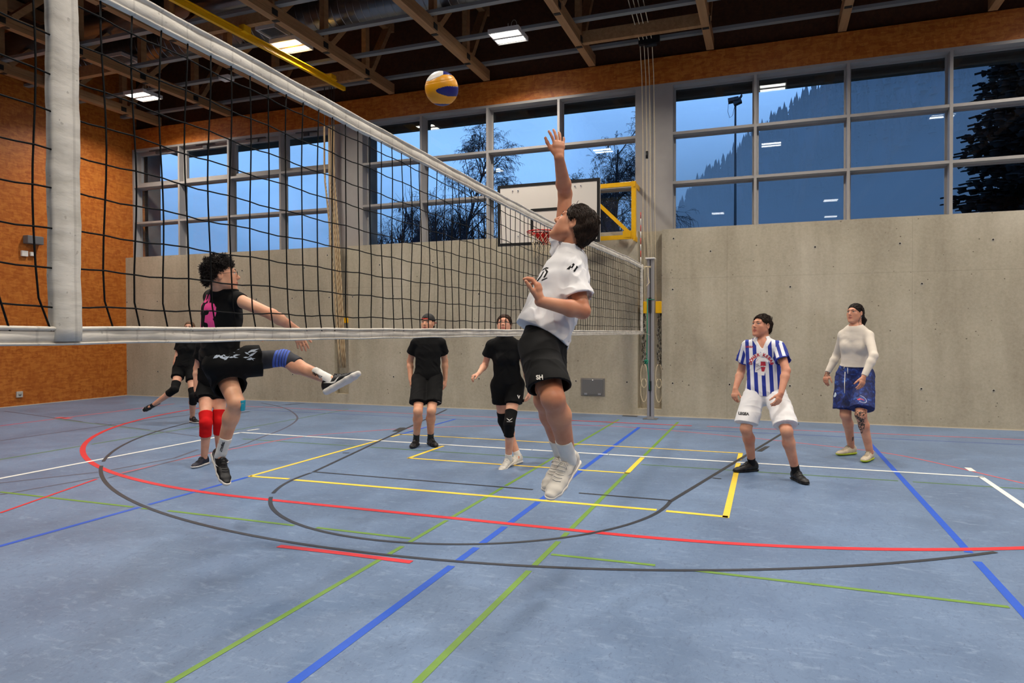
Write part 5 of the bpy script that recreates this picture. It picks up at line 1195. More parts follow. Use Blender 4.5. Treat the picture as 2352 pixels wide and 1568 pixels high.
# wristband of ink on the raised forearm
# ---------- 2: player in black kicking a leg up behind the net
root = person('jumping player in black with curly hair and glasses, one leg kicked forward behind the net')
k = .99; S = dict(k=k, hk=1.03); S['front'] = camdir(.80, 0, .60); dq = 5.0
pel = at(505, 835, dq); S['neck'] = J(pel, 512, 672, .52, -1)
S['hpR'] = pel + camdir(.35, .0, -.93) * .09; S['hpL'] = pel - camdir(.35, .0, -.93) * .09
S['shR'] = J(S['neck'], 546, 688, .175, -1); S['shL'] = J(S['neck'], 486, 682, .175, 1)
S['elR'] = J(S['shR'], 625, 722, .30, -1); S['wrR'] = J(S['elR'], 682, 758, .25, 1)
S['elL'] = J(S['shL'], 508, 760, .29, 1); S['wrL'] = J(S['elL'], 560, 768, .25, 1)
S['knR'] = J(S['hpR'], 652, 822, .44, 1); S['anR'] = J(S['knR'], 757, 872, .42, -1)
S['knL'] = J(S['hpL'], 543, 925, .43, -1); S['anL'] = J(S['knL'], 507, 1043, .42, 1)
S['toeR'] = nrm(J(S['anR'], 818, 838, .22, -1) - S['anR']); S['toeL'] = nrm(J(S['anL'], 530, 1098, .22, -1) - S['anL'])
S['head'] = J(S['neck'], 508, 634, .135, -1); S['A'] = headframe(camdir(.90, .10, .38), camdir(-.08, 1, 0))
S['handR'] = dict(d=camdir(.35, -.9, -.1), palm=camdir(-.3, -.1, .9), thumb=camdir(.9, .3, 0), curl=(.2, .3, .2), spread=.1)
S['handL'] = dict(d=camdir(1, -.05, .1), palm=camdir(0, -1, 0), thumb=camdir(.2, 0, -1), curl=(.3, .3, .2), spread=.1)
SK2 = skin_mat('light_skin', (232, 176, 142), (216, 150, 118)); body, P, st = build_body(root, S, SK2, .0052, musc=.95)
BLH = hair_mat('black_curly_hair', (14, 11, 10), (44, 33, 28)); face_bits(root, P, S['A'], S['hk'], BLH, (0, 1, .1))
hair_cap(root, P, S['A'], S['hk'], BLH, thick=.016, noise=(.008, 48), seed=8, front=.072, nape=-.05, side=.02, tuft=50, tuftc=.022, locks=3000, lockl=.022, lockr=.0018, lift=.55, curly=True)
sh = build_shirt(root, S, BLACKC, st, hem=.06, sleeve=.12, wid=1.06, dep=1.08, loose=.01, folds=(.006, 18), sr=(.066, .07), seed=21, hemf=1.05, name='black_jersey', sless=True, collar=.062)
so = build_shorts(root, S, BLACKS, st, frac=.64, r0=.122, r1=.116, folds=(.006, 18), waist=.17, name='black_shorts')
tm = text_mesh('13', .30, bold=.012, shear=.25); decal('jersey_number', tm, S['neck'] + (pel - S['neck']) * .40 - S['front'] * .1 + camdir(-1, 0, 0) * .03, nrm(np.cross(-S['front'], UPZ)) * -1, camdir(.12, 1, 0), sh, simple('hot_pink_print', (255, 84, 160), .5), sh, reach=.4, maxe=.016)
tm = text_mesh('LA', .07, bold=.006, shear=.2); decal('jersey_name', tm, S['neck'] + (pel - S['neck']) * .10 - S['front'] * .08, nrm(np.cross(-S['front'], UPZ)) * -1, camdir(.12, 1, 0), sh, MATS['hot_pink_print'], sh, reach=.4)
PATT = NT('leaf_print'); pv = PATT.vor(PATT.coord((26, 26, 40), rot=(.4, .3, 0)), 1.0); pn = PATT.noise(PATT.coord((30, 30, 30)), 1, 3, .6, 2); PATT.base(PATT.mix(PATT.math('GREATER_THAN', PATT.math('ADD', pv, pn), .98), s2l((20, 20, 22)), s2l((176, 186, 200)))); PATT.rough(.8); PATT = PATT.m
rr_ = random.Random(4); lv = []
for i in range(26):
    cx, cy, a_, L_ = rr_.uniform(-.12, .12), rr_.uniform(-.035, .035), rr_.uniform(-.9, .9), rr_.uniform(.014, .034); ca, sa = math.cos(a_), math.sin(a_)
    lv.append([(cx + x * ca - y * sa, cy + x * sa + y * ca) for x, y in ((-L_, 0), (-.3 * L_, .28 * L_), (L_, 0), (-.3 * L_, -.25 * L_))])
decal('shorts_print', poly_mesh(lv), S['hpR'] + (S['knR'] - S['hpR']) * .36 + UPZ * .05, camdir(1, -.03, 0), camdir(.0, 1, .05), so, simple('pale_blue_print', (176, 188, 204), .7), so, reach=.2)
KP = NT('striped_knee_sleeve'); at_ = KP.n.new('ShaderNodeAttribute'); at_.attribute_name = 'u'; st_ = KP.math('LESS_THAN', KP.math('FRACT', KP.math('MULTIPLY', at_.outputs['Fac'], 5.0)), .78); inb = KP.math('MULTIPLY', KP.math('GREATER_THAN', at_.outputs['Fac'], 0.0), KP.math('LESS_THAN', at_.outputs['Fac'], 1.0))
KP.base(KP.mix(KP.math('MULTIPLY', st_, inb), s2l((46, 48, 56)), s2l((70, 98, 190)))); KP.rough(.8); KP = KP.m
kp = knee_pad(root, S, 'R', KP, a=.42, b=.30, r=.062)
dd = nrm(S['anR'] - S['hpR']); a = kp.data.attributes.new('u', 'FLOAT', 'POINT'); co = np.empty(len(kp.data.vertices) * 3, np.float32); kp.data.vertices.foreach_get('co', co); a.data.foreach_set('value', (((co.reshape(-1, 3) - S['knR']) @ dd + .055) / .10).astype(np.float32))
KT = simple('turquoise_tape', (10, 150, 178), .7)
v = Vol(S['knL'] - .12, S['knL'] + .12, .005); v.cone(S['knL'] + UPZ * .03, S['knL'] - UPZ * .05, .061, .057, k=.01); v.cut(S['knL'] + camdir(1, 0, 0) * .038, camdir(-1, 0, -.1)); v.cut(S['knL'] + UPZ * .02, UPZ); v.cut(S['knL'] - UPZ * .055, -UPZ); put('knee_tape', v, KT, root)
for q in 'LR':
    _, P2 = shoe(root, S['an' + q], S['toe' + q], nrm(S['kn' + q] - S['an' + q]), 1.02, SHOEB, SOLEW, LACEB, swoosh=WHITEP, sole_h=.034, sock=SOCKW, knee=S['kn' + q], sockh=.14, name='black_shoe')
sock = [c for c in root.children if c.name.startswith('sock')]
decal('sock_print', text_mesh('TRIJOLLY', .020, bold=.0012), S['anR'] + nrm(S['knR'] - S['anR']) * .085, nrm(S['anR'] - S['knR']), camdir(.3, 1, 0), sock[1] , BLACK, sock[1], reach=.12)
decal('sock_print', text_mesh('TRIJOLLY', .020, bold=.0012), S['anL'] + nrm(S['knL'] - S['anL']) * .085, nrm(S['anL'] - S['knL']), camdir(1, .3, 0), sock[0], BLACK, sock[0], reach=.12)
# glasses
m = MB(); A = S['A']; hk = S['hk']
for sg in (-1, 1):
    c = P(.031 * sg, .103, .010); m.tube([c + (A[0] * .021 * math.cos(t) + A[2] * .016 * math.sin(t)) * hk for t in np.linspace(0, 2 * PI, 17)[:-1]], .0013, 5, closed=True); m.tube([P(.052 * sg, .101, .014), P(.072 * sg, .07, .012), P(.078 * sg, -.005, .008)], .0013, 5)
m.tube([P(-.010, .104, .013), P(.010, .104, .013)], .0013, 5); gl = m.build('glasses', simple('glasses_frame', (60, 60, 64), .3, .8), root)
setroot(root, float(pel[0]), float(pel[1]), 0)
# ---------- 3: striped shirt
root = person('man in a blue and white striped football shirt and white shorts, standing ready')
k = .97; S = dict(k=k, hk=1.0); S['front'] = camdir(-.36, 0, -.93)
S['anR'] = stand_foot(1727, 1082, k); S['anL'] = stand_foot(1828, 1103, k)
d7 = 6.95; pel = at(1757, 905, d7); S['neck'] = J(pel, 1750, 776, .53, -1)
S['hpR'] = pel - camdir(.95, 0, -.3) * .09; S['hpL'] = pel + camdir(.95, 0, -.3) * .09
S['shR'] = J(S['neck'], 1716, 794, .18, 1); S['shL'] = J(S['neck'], 1789, 796, .195, -1)
S['elR'] = J(S['shR'], 1702, 853, .295, 1); S['wrR'] = J(S['elR'], 1689, 893, .25, -1)
S['elL'] = J(S['shL'], 1806, 851, .29, -1); S['wrL'] = J(S['elL'], 1794, 903, .25, -1)
S['knR'] = (S['hpR'] + S['anR']) / 2; S['knL'] = S['knR']
S['knR'] = J(S['anR'], 1713, 984, .43, -1); S['knL'] = J(S['anL'], 1807, 990, .43, -1)
S['toeR'] = camdir(-.96, 0, -.28) * V(1, 1, 0); S['toeL'] = camdir(.10, 0, -1) * V(1, 1, 0); S['toeR'] = nrm(S['toeR']); S['toeL'] = nrm(S['toeL'])
S['head'] = J(S['neck'], 1749, 731, .155, -1); S['A'] = headframe(camdir(-.86, .12, -.48), camdir(.05, 1, 0))
S['handR'] = dict(d=camdir(-.25, -1, -.3), palm=camdir(.7, -.1, .5), thumb=camdir(.2, 0, -1), curl=(.5, .5, .4), spread=.08)
S['handL'] = dict(d=camdir(-.45, -1, -.2), palm=camdir(-.5, -.2, .8), thumb=camdir(-1, .2, -.3), curl=(.35, .4, .3), spread=.1)
SK3 = skin_mat('ruddy_skin', (218, 160, 130), (200, 134, 108)); body, P, st = build_body(root, S, SK3)
face_bits(root, P, S['A'], S['hk'], DBR, (-.1, 1, .15)); hair_cap(root, P, S['A'], S['hk'], DBR, thick=.011, noise=(.003, 60), seed=5, front=.056, nape=-.06, side=.0, locks=1600, lockl=.03, lockr=.0016, combf=lambda rel, A: (A[1] * .5 + A[0] * .9 - A[2] * .3) if rel @ A[2] > .05 else (-A[2] - A[1] * .3))
STRM = NT('striped_shirt_cloth')
def sat(nm): a_ = STRM.n.new('ShaderNodeAttribute'); a_.attribute_name = nm; return a_.outputs['Fac']
isv = STRM.math('GREATER_THAN', sat('msk'), .5); sel = STRM.math('ADD', STRM.math('MULTIPLY', sat('u2'), isv), STRM.math('MULTIPLY', sat('u'), STRM.math('SUBTRACT', 1.0, isv)))
fr = STRM.math('LESS_THAN', STRM.math('FRACT', sel), .5); bl_ = STRM.math('MULTIPLY', fr, STRM.math('LESS_THAN', sat('w'), .5)); bl_ = STRM.math('MAXIMUM', bl_, STRM.math('GREATER_THAN', sat('cuff'), .5))
STRM.base(STRM.mix(bl_, s2l((234, 234, 238)), s2l((26, 48, 150)))); STRM.rough(.7); STRM = STRM.m
sd = nrm(np.cross(S['front'], UPZ)) * -1; sd = sd if sd @ RM[0] > 0 else -sd; pelc = pel.copy(); nkc = S['neck']
spn = nrm(nkc - pelc); sd_ = nrm(sd - spn * (sd @ spn)); SS = S
def uattr(vs): return ((vs - pelc) @ sd_) / .072 + .27
def near_sleeve(vs):
    d = {q: np.linalg.norm(vs - SS['sh' + q], axis=1) for q in 'LR'}; return np.where(d['L'] < d['R'], 0, 1)
def u2attr(vs):
    o = []
    for q in 'LR':
        a = SS['sh' + q]; ax = nrm(SS['el' + q] - a); o.append(((vs - a) @ nrm(np.cross(ax, SS['front']))) / .06 + .12)
    return np.where(near_sleeve(vs) == 0, o[0], o[1])
def mattr(vs):
    o = []
    for q in 'LR':
        a = SS['sh' + q]; ow = nrm(nrm(a - nkc) + nrm(SS['el' + q] - a) * .35); ax = nrm(SS['el' + q] - a); r_ = np.linalg.norm(vs - a - np.outer((vs - a) @ ax, ax), axis=1); o.append(.5 + np.minimum((vs - a) @ ow - .018, .098 - r_) / .05)
    return np.clip(np.where(near_sleeve(vs) == 0, o[0], o[1]), 0, 1)
def cuffattr(vs):
    o = []
    for q in 'LR':
        a = SS['sh' + q]; e = SS['el' + q]; ax = nrm(e - a); t = ((vs - a) @ ax) / np.linalg.norm(e - a); r_ = np.linalg.norm(vs - a - np.outer((vs - a) @ ax, ax), axis=1); o.append(np.where(r_ < .12, .5 + (t - .575) * 12, 0))
    return np.clip(np.where(near_sleeve(vs) == 0, o[0], o[1]), 0, 1)
def wattr(vs):
    up = nrm(SS['head'] - nkc); f = SS['front']; r_ = np.linalg.norm(np.cross(vs - nkc, up), axis=1); a = (.080 - r_) / .05
    d = vs - (nkc + f * .07); fx = np.abs(d @ sd_); fz = d @ UPZ; b_ = np.minimum(np.minimum((.082 + fz * .62 - fx), fz + .125), d @ f + .06) / .05; a = np.where((vs - nkc) @ UPZ > -.07, a, -1)
    return np.clip(.5 + np.maximum(a, b_), 0, 1)
sh = build_shirt(root, S, STRM, st, hem=-.02, sleeve=.62, wid=1.05, dep=1.05, loose=.012, folds=(.006, 20), sr=(.062, .080), seed=31, attr={'u': uattr, 'w': wattr, 'u2': u2attr, 'msk': mattr, 'cuff': cuffattr}, name='striped_shirt', vneck=1, hemf=1.06, collar=.062)
so = build_shorts(root, S, WHITEC, st, frac=.86, r0=.112, r1=.118, folds=(.006, 17), waist=.10, name='white_shorts', seed=9, hollow=False, hemdir=V(0, 0, -.8))
cx_ = at(1748, 838, d7 - .15)
# print on the chest: curved lettering over a kebab spit
def arc_text(s_, R_, size, a0, a1):
    bm = bmesh.new()
    for i, ch in enumerate(s_):
        if ch == ' ': continue
        a_ = math.radians(a0 + (a1 - a0) * i / (len(s_) - 1)); me = text_mesh(ch, size, bold=.0018); me.transform(Matrix.Translation((R_ * math.cos(a_), R_ * math.sin(a_), 0)) @ Matrix.Rotation(a_ - PI / 2, 4, 'Z')); bm.from_mesh(me); bpy.data.meshes.remove(me)
    me = bpy.data.meshes.new('a'); bm.to_mesh(me); bm.free(); return me
fx, fz = sd, UPZ; PR = simple('shirt_print_red', (184, 44, 62), .6); PW = simple('shirt_print_white', (230, 226, 226), .6)
band = [[(.118 * math.cos(math.radians(a)), .118 * math.sin(math.radians(a))), (.118 * math.cos(math.radians(a + 10)), .118 * math.sin(math.radians(a + 10))), (.080 * math.cos(math.radians(a + 10)), .080 * math.sin(math.radians(a + 10))), (.080 * math.cos(math.radians(a)), .080 * math.sin(math.radians(a)))] for a in range(10, 170, 10)]
body_ = [[(-.058, -.075), (.052, -.075), (.052, .045), (.03, .07), (-.02, .082), (-.05, .05)], [(-.03, -.105), (.03, -.105), (.035, -.075), (-.035, -.075)]]
decal('print_ground', poly_mesh(band + body_), cx_, fx, fz, sh, PW, sh, off=.0016, reach=.3)
decal('print_lettering', arc_text('DÖNER KEBAB', .098, .040, 172, 8), cx_, fx, fz, sh, PR, sh, off=.0032, reach=.3)
decal('print_spit', poly_mesh([[(-.004, .032), (.040, .032), (.044, -.01), (-.006, -.01)], [(-.002, -.02), (.040, -.02), (.030, -.066), (.006, -.066)]]), cx_, fx, fz, sh, PR, sh, off=.0032, reach=.3)
decal('print_outline', poly_mesh([[(-.045, -.06), (.048, .0), (.048, .004), (-.045, -.055)], [(-.05, .03), (-.03, .055), (-.028, .052), (-.047, .028)], [(-.048, -.02), (-.02, .0), (-.02, -.004), (-.048, -.025)], [(-.046, .0), (-.016, .02), (-.014, .017), (-.046, -.005)]]), cx_, fx, fz, sh, simple('print_grey', (150, 120, 130), .6), sh, off=.0032, reach=.3)
decal('maker_lettering', text_mesh('LEGEA', .026, bold=.001), at(1720, 797, d7 - .1), fx, fz, sh, PR, sh, off=.002, reach=.3)
decal('maker_lettering', text_mesh('LEGEA', .034, bold=.002), at(1708, 950, d7 - .15), fx, fz, so, BLACK, so, off=.002, reach=.3)
for q in 'LR': shoe(root, S['an' + q], S['toe' + q], UPZ, .98, SHOEB, SOLEB, LACEB, sock=SOCKB, knee=S['kn' + q], sockh=.07, name='black_shoe', sole_h=.02)
setroot(root, float(pel[0]), float(pel[1]), 0)
# ---------- 4: woman in the white long-sleeved top
root = person('tall woman in a cream long-sleeved top and blue patterned shorts, tattooed left leg')
k = 1.03; S = dict(k=k, hk=.97); S['front'] = camdir(-.42, 0, -.9)
S['anR'] = stand_foot(1955, 1044, k); S['anL'] = stand_foot(1998, 1057, k)
d8 = 7.85; pel = at(1964, 862, d8); S['neck'] = J(pel, 1965, 752, .545, -1)
S['hpR'] = pel - camdir(.93, 0, -.35) * .085; S['hpL'] = pel + camdir(.93, 0, -.35) * .085
S['shR'] = J(S['neck'], 1937, 769, .165, 1); S['shL'] = J(S['neck'], 1995, 770, .17, -1)
S['elR'] = J(S['shR'], 1922, 815, .29, 1); S['wrR'] = J(S['elR'], 1900, 857, .25, -1)
S['elL'] = J(S['shL'], 2007, 817, .29, -1); S['wrL'] = J(S['elL'], 1984, 865, .26, -1)
S['knR'] = J(S['anR'], 1942, 952, .45, -1); S['knL'] = J(S['anL'], 1977, 952, .46, -1)
S['toeR'] = nrm(camdir(-.95, 0, -.35) * V(1, 1, 0)); S['toeL'] = nrm(camdir(-.72, 0, -.70) * V(1, 1, 0))
S['head'] = J(S['neck'], 1964, 708, .16, -1); S['A'] = headframe(camdir(-.84, .05, -.5), camdir(.03, 1, 0))
S['handR'] = dict(d=camdir(-.35, -1, -.2), palm=camdir(.8, -.2, .4), thumb=camdir(.3, 0, -1), curl=(.35, .4, .3), spread=.08)
S['handL'] = dict(d=camdir(-.3, -1, -.1), palm=camdir(-.3, -.1, .9), thumb=camdir(-1, .1, -.2), curl=(.25, .3, .2), spread=.12)
kl, al = S['knL'], S['anL']
def ink(vs):
    ax = nrm(al - kl); t = ((vs - kl) @ ax) / np.linalg.norm(al - kl); r_ = np.linalg.norm(np.cross(vs - kl, ax), axis=1); side = (vs - kl) @ camdir(1, 0, 0)
    a = ((t > -.12) & (t < .93) & (r_ < .10) & (side < .035)).astype(float)
    w = S['wrR']; a = np.maximum(a, (np.linalg.norm(vs - w, axis=1) < .05) * .8); nkk = P_neck; a = np.maximum(a, ((np.linalg.norm(vs - nkk, axis=1) < .055) & ((vs - nkk) @ camdir(1, 0, 0) > -.02)) * .7)
    w2 = S['anR'] + nrm(S['knR'] - S['anR']) * .14; a = np.maximum(a, ((np.linalg.norm(vs - w2, axis=1) < .055) & ((vs - w2) @ camdir(1, 0, 0) > .01)) * .9); return a
P_neck = S['neck'] + (S['head'] - S['neck']) * .42 + camdir(.5, 0, -.6) * .04
SK4 = skin_mat('tattooed_skin', (222, 164, 134), (204, 140, 112), ink=True); body, P, st = build_body(root, S, SK4, fem=True, ink=ink, musc=.9)
DKH = hair_mat('very_dark_hair', (18, 13, 11), (46, 34, 28)); face_bits(root, P, S['A'], S['hk'], DKH, (-.1, 1, 0))
A = S['A']; hk = S['hk']
hair_cap(root, P, A, hk, DKH, thick=.007, noise=(.0015, 60), seed=6, front=.066, nape=-.055, side=-.01, locks=900, lockl=.04, lockr=.0014, lift=.02, lockn=.06, combf=lambda rel, A: -A[1] - A[2] * .25)
v = Vol(P(0, -.14, -.06) - .16, P(0, -.14, -.06) + .16, .005); v.cone(P(0, -.10, -.005), P(0, -.135, -.02), .022, .018, k=.01); v.cone(P(.0, -.135, -.02), P(-.0, -.165, -.07), .02, .032, k=.02); v.cone(P(0, -.165, -.07), P(0, -.165, -.14), .032, .014, k=.02); v.fold(.003, 70, A[2], 3); put('ponytail', v, DKH, root)
sh = build_shirt(root, S, cloth('cream_rib_knit', (226, 216, 202), var=.02), st, hem=.20, sleeve=1, wid=.99, dep=.99, loose=-.008, folds=(.0012, 26), long=True, sr=(.052, .05), seed=41, name='long_sleeved_top', collar=.066, cdrop=-.012, chest=1, hemf=.93)
CAM = NT('blue_camouflage'); cn = CAM.vor(CAM.coord((13, 13, 17)), 1.0, out='Color'); cs = CAM.n.new('ShaderNodeSeparateColor'); CAM.link(cn, cs.inputs[0]); cb = CAM.noise(CAM.coord(), 9, 3)
CAM.base(CAM.ramp(CAM.noise(CAM.coord((22, 22, 26)), 1, 3, .6, .6), [(.3, s2l((8, 18, 56))), (.5, s2l((16, 34, 96))), (.62, s2l((26, 52, 128))), (.74, s2l((70, 118, 190)))])); CAM.rough(.75); CAM = CAM.m
so = build_shorts(root, S, CAM, st, frac=.86, r0=.110, r1=.122, folds=(.005, 18), waist=.22, name='patterned_shorts', seed=13, hollow=False, wid=.92, hemdir=V(0, 0, -.8))
pelc = pel; wv_ = Vol(pel - .2, pel + .35, .005); c_, a_, b_, A_, F_ = st(.20, .140, .105); c2_, *_r = st(.245, .14, .105); wv_.loft([(c_, a_ * .95, b_ * 1.02, A_, F_), (c2_, a_ * .93, b_ * 1.0, A_, F_)], k=.005, cap=.2); wv_.cut(c2_, UPZ); wv_.cut(c_, -UPZ); put('waistband', wv_, cloth('bright_blue_band', (52, 110, 200)), so)
tb = bmesh.new(); tb.from_mesh(so.data); bvh = BVHTree.FromBMesh(tb)
def onto(px_, py_, bvh=bvh):
    hh = bvh.ray_cast(Vector(CAMPOS), Vector(nrm(rayto(px_, py_)))); return np.array(hh[0]) - nrm(rayto(px_, py_)) * .004 if hh[0] is not None else at(px_, py_, 7.7)
m = MB(); m.tube([onto(1944, 836), onto(1941, 855), onto(1940, 880), onto(1940, 903)], .004, 6); m.tube([onto(1944, 836), onto(1947, 845), onto(1947, 858)], .004, 6); m.tube([onto(1944, 836), onto(1940, 840), onto(1938, 846), onto(1943, 838)], .004, 6); m.build('drawstring', WHITEP, so)
def disc_mesh(r, n=28, m_=6):
    v = [(0, 0, 0)] + [(r * j / m_ * math.cos(2 * PI * i / n), r * j / m_ * math.sin(2 * PI * i / n), 0) for j in range(1, m_ + 1) for i in range(n)]
    f = [(0, 1 + i, 1 + (i + 1) % n) for i in range(n)] + [(1 + j * n + i, 1 + (j + 1) * n + i, 1 + (j + 1) * n + (i + 1) % n, 1 + j * n + (i + 1) % n) for j in range(m_ - 1) for i in range(n)]
    me = bpy.data.meshes.new('d'); me.from_pydata(v, [], f); me.update(); return me
def disc(r, n=28): return [(r * math.cos(2 * PI * i / n), r * math.sin(2 * PI * i / n)) for i in range(n)]
cr_ = onto(1974, 915); sdx = camdir(.93, 0, .35)
decal('club_crest', disc_mesh(.042), cr_, sdx, UPZ, so, simple('crest_pale', (186, 196, 220), .5), so, off=.0015, reach=.1)
decal('crest_ring', disc_mesh(.038), cr_, sdx, UPZ, so, simple('crest_blue', (22, 48, 120), .5), so, off=.003, reach=.1)
decal('crest_tower', poly_mesh([[(-.003, .022), (.003, .022), (.006, .0), (-.006, .0)], [(-.006, 0), (.006, 0), (.018, -.018), (.010, -.018), (.0, -.006), (-.010, -.018), (-.018, -.018)]]), cr_, sdx, UPZ, so, simple('crest_red', (214, 40, 60), .5), so, off=.0048, reach=.1)
decal('side_badge', disc_mesh(.03), onto(1909, 908), camdir(.8, 0, -.6), UPZ, so, simple('pale_badge', (190, 206, 220), .5), so, off=.002, reach=.1)
tb.free()
BEI = simple('beige_shoe', (206, 192, 168), .6, var=.06, vscale=20); LIM = simple('lime_sole', (190, 206, 40), .5)
for q in 'LR': shoe(root, S['an' + q], S['toe' + q], UPZ, .98, BEI, LIM, simple('beige_lace', (170, 156, 134), .8), name='beige_shoe', sole_h=.022)
m = MB()
m.tube([P(-.078, .0, -.04) + V(0, 0, .012) * math.cos(t) + A[1] * .012 * math.sin(t) for t in np.linspace(0, 2 * PI, 13)[:-1]], .002, 5, closed=True); m.build('hoop_earring', STEEL, root)
setroot(root, float(pel[0]), float(pel[1]), 0)
# ---------- 5: man with backwards cap
root = person('man in black T-shirt and shorts with a backwards cap, standing straight behind the net')
k = .985; S = dict(k=k, hk=1.02); S['front'] = camdir(-.05, 0, -1)
S['anR'] = stand_foot(956, 1024, k); S['anL'] = stand_foot(989, 1022, k)
d5 = 8.85; pel = at(982.5, 868, d5); S['neck'] = J(pel, 984, 768, .545, -1)
S['hpR'] = pel - camdir(1, 0, 0) * .09; S['hpL'] = pel + camdir(1, 0, 0) * .09
S['shR'] = J(S['neck'], 953, 788, .19, 1); S['shL'] = J(S['neck'], 1014, 788, .19, 1)
S['elR'] = J(S['shR'], 942, 829, .28, 1); S['wrR'] = J(S['elR'], 943, 872, .25, -1)
S['elL'] = J(S['shL'], 1022, 829, .28, 1); S['wrL'] = J(S['elL'], 1023, 873, .25, -1)
S['knR'] = J(S['anR'], 960, 944, .43, -1); S['knL'] = J(S['anL'], 991, 943, .43, -1)
S['toeR'] = nrm(camdir(-.12, 0, -1) * V(1, 1, 0)); S['toeL'] = nrm(camdir(.45, 0, -.9) * V(1, 1, 0))
S['head'] = J(S['neck'], 982.5, 734, .15, -1); S['A'] = headframe(camdir(-.28, .06, -.95), camdir(.02, 1, 0))
S['handR'] = dict(d=camdir(.12, -1, -.15), palm=camdir(.9, 0, .2), thumb=camdir(.2, 0, -1), curl=(.3, .35, .3), spread=.06)
S['handL'] = dict(d=camdir(-.06, -1, -.15), palm=camdir(-.9, 0, .2), thumb=camdir(-.2, 0, -1), curl=(.4, .45, .3), spread=.06)
body, P, st = build_body(root, S, SK2); face_bits(root, P, S['A'], S['hk'], DBR, (-.05, 1, .05)); A = S['A']; hk = S['hk']
hair_cap(root, P, A, hk, DBR, thick=.006, noise=(.002, 60), seed=5, front=.060, nape=-.045)
v = Vol(P(0, 0, .05) - .18, P(0, 0, .05) + .18, .005); v.ell(P(0, -.012, .030), A, (.086 * hk, .106 * hk, .100 * hk), k=.01); v.cut(P(0, .0, .042), -A[2] + A[1] * .08); v.ell(P(0, .10, .045), A, (.034, .05, .026), k=.004, op='s')
cap = put('baseball_cap', v, simple('black_cap', (22, 20, 20), .7), root)
v = Vol(P(0, -.1, .02) - .16, P(0, -.1, .02) + .16, .005); v.ell(P(0, -.135, .022), A, (.062 * hk, .062 * hk, .008), k=.005); put('cap_brim', v, simple('red_cap_brim', (170, 30, 26), .6), cap)
m = MB(); m.tube([P(.04 * math.cos(t) * 1.1, .102 - .010 * abs(math.cos(t)), .052 + .0 * math.sin(t)) for t in np.linspace(0, PI, 9)], .007, 6); m.build('cap_strap', simple('red_cap_strap', (200, 44, 30), .6), cap)
sh = build_shirt(root, S, BLACKC, st, hem=-.02, sleeve=.55, wid=1.04, dep=1.02, loose=.008, folds=(.005, 20), sr=(.060, .076), seed=51, name='black_tshirt')
so = build_shorts(root, S, BLACKS, st, frac=.76, r0=.102, r1=.112, folds=(.004, 20), waist=.12, name='black_shorts', seed=3, hollow=False, hemdir=V(0, 0, -.8))
decal('logo', poly_mesh([[(-.02, .01), (-.005, .006), (.02, -.006), (.022, -.012), (.0, -.004), (-.018, .002)]]), at(1013, 918, d5 - .1), camdir(1, 0, 0), UPZ, so, WHITEP, so, reach=.3)
for q in 'LR': shoe(root, S['an' + q], S['toe' + q], UPZ, .98, SHOEB, SOLEB, LACEB, sock=simple('dark_grey_sock', (52, 60, 60), .9), knee=S['kn' + q], sockh=.09, name='black_shoe')
setroot(root, float(pel[0]), float(pel[1]), 0)
# ---------- 6: girl with knee pad
root = person('girl in black top and shorts with one black knee pad and white shoes, stepping forward')
k = .91; S = dict(k=k, hk=.97); S['front'] = camdir(-.1, 0, -1)
S['anL'] = stand_foot(1168, 1072, k, .10); S['anR'] = stand_foot(1190, 1064, k)
d6 = 7.35; pel = at(1166, 884, d6); S['neck'] = J(pel, 1160, 778, .50, -1)
S['hpR'] = pel - camdir(1, 0, .1) * .085; S['hpL'] = pel + camdir(1, 0, .1) * .085
S['shR'] = J(S['neck'], 1127, 792, .16, 1); S['shL'] = J(S['neck'], 1193, 794, .165, 1)
S['elR'] = J(S['shR'], 1114, 838, .25, 1); S['wrR'] = J(S['elR'], 1099, 858, .22, -1)
S['elL'] = J(S['shL'], 1208, 848, .26, 1); S['wrL'] = J(S['elL'], 1217, 899, .235, -1)
S['knL'] = J(S['anL'], 1170, 972, .40, -1); S['knR'] = J(S['anR'], 1156, 966, .40, 1)
S['toeL'] = nrm(camdir(-.5, -.25, -.85)); S['toeR'] = nrm(camdir(-.55, 0, -.8) * V(1, 1, 0))
S['head'] = J(S['neck'], 1158, 745, .145, -1); S['A'] = headframe(camdir(-.10, .22, -.95), camdir(.03, 1, .22))
S['handR'] = dict(d=camdir(-.75, -.3, -.5), palm=camdir(.1, -1, -.1), thumb=camdir(.2, .3, -1), curl=(.6, .6, .4), spread=.12)
S['handL'] = dict(d=camdir(-.1, -1, -.1), palm=camdir(-.9, 0, .2), thumb=camdir(-.4, 0, -1), curl=(.5, .5, .4), spread=.06)
SK6 = skin_mat('fair_skin', (234, 180, 150), (218, 154, 126)); body, P, st = build_body(root, S, SK6, fem=True, musc=.98); A = S['A']; hk = S['hk']
BRH = hair_mat('brown_hair', (44, 28, 20), (84, 58, 42)); face_bits(root, P, A, hk, BRH, (0, 1, .2)); 
def long_hair(v): v.cone(P(0, -.08, -.02), P(0, -.08, -.12), .045, .03, k=.03)
hair_cap(root, P, A, hk, BRH, thick=.010, noise=(.002, 60), seed=7, front=.064, nape=-.14, extra=long_hair, side=-.02, locks=900, lockl=.04, lockr=.0014, lift=.02, lockn=.06)
sh = build_shirt(root, S, BLACKC, st, hem=.06, sleeve=.50, wid=1.0, dep=.98, folds=(.004, 22), sr=(.057, .072), seed=61, name='black_tshirt', chest=1, hemf=.98)
so = build_shorts(root, S, BLACKS, st, frac=.48, r0=.103, r1=.104, folds=(.003, 22), waist=.16, name='black_shorts', seed=4, hollow=False, hemdir=V(0, 0, -.8))
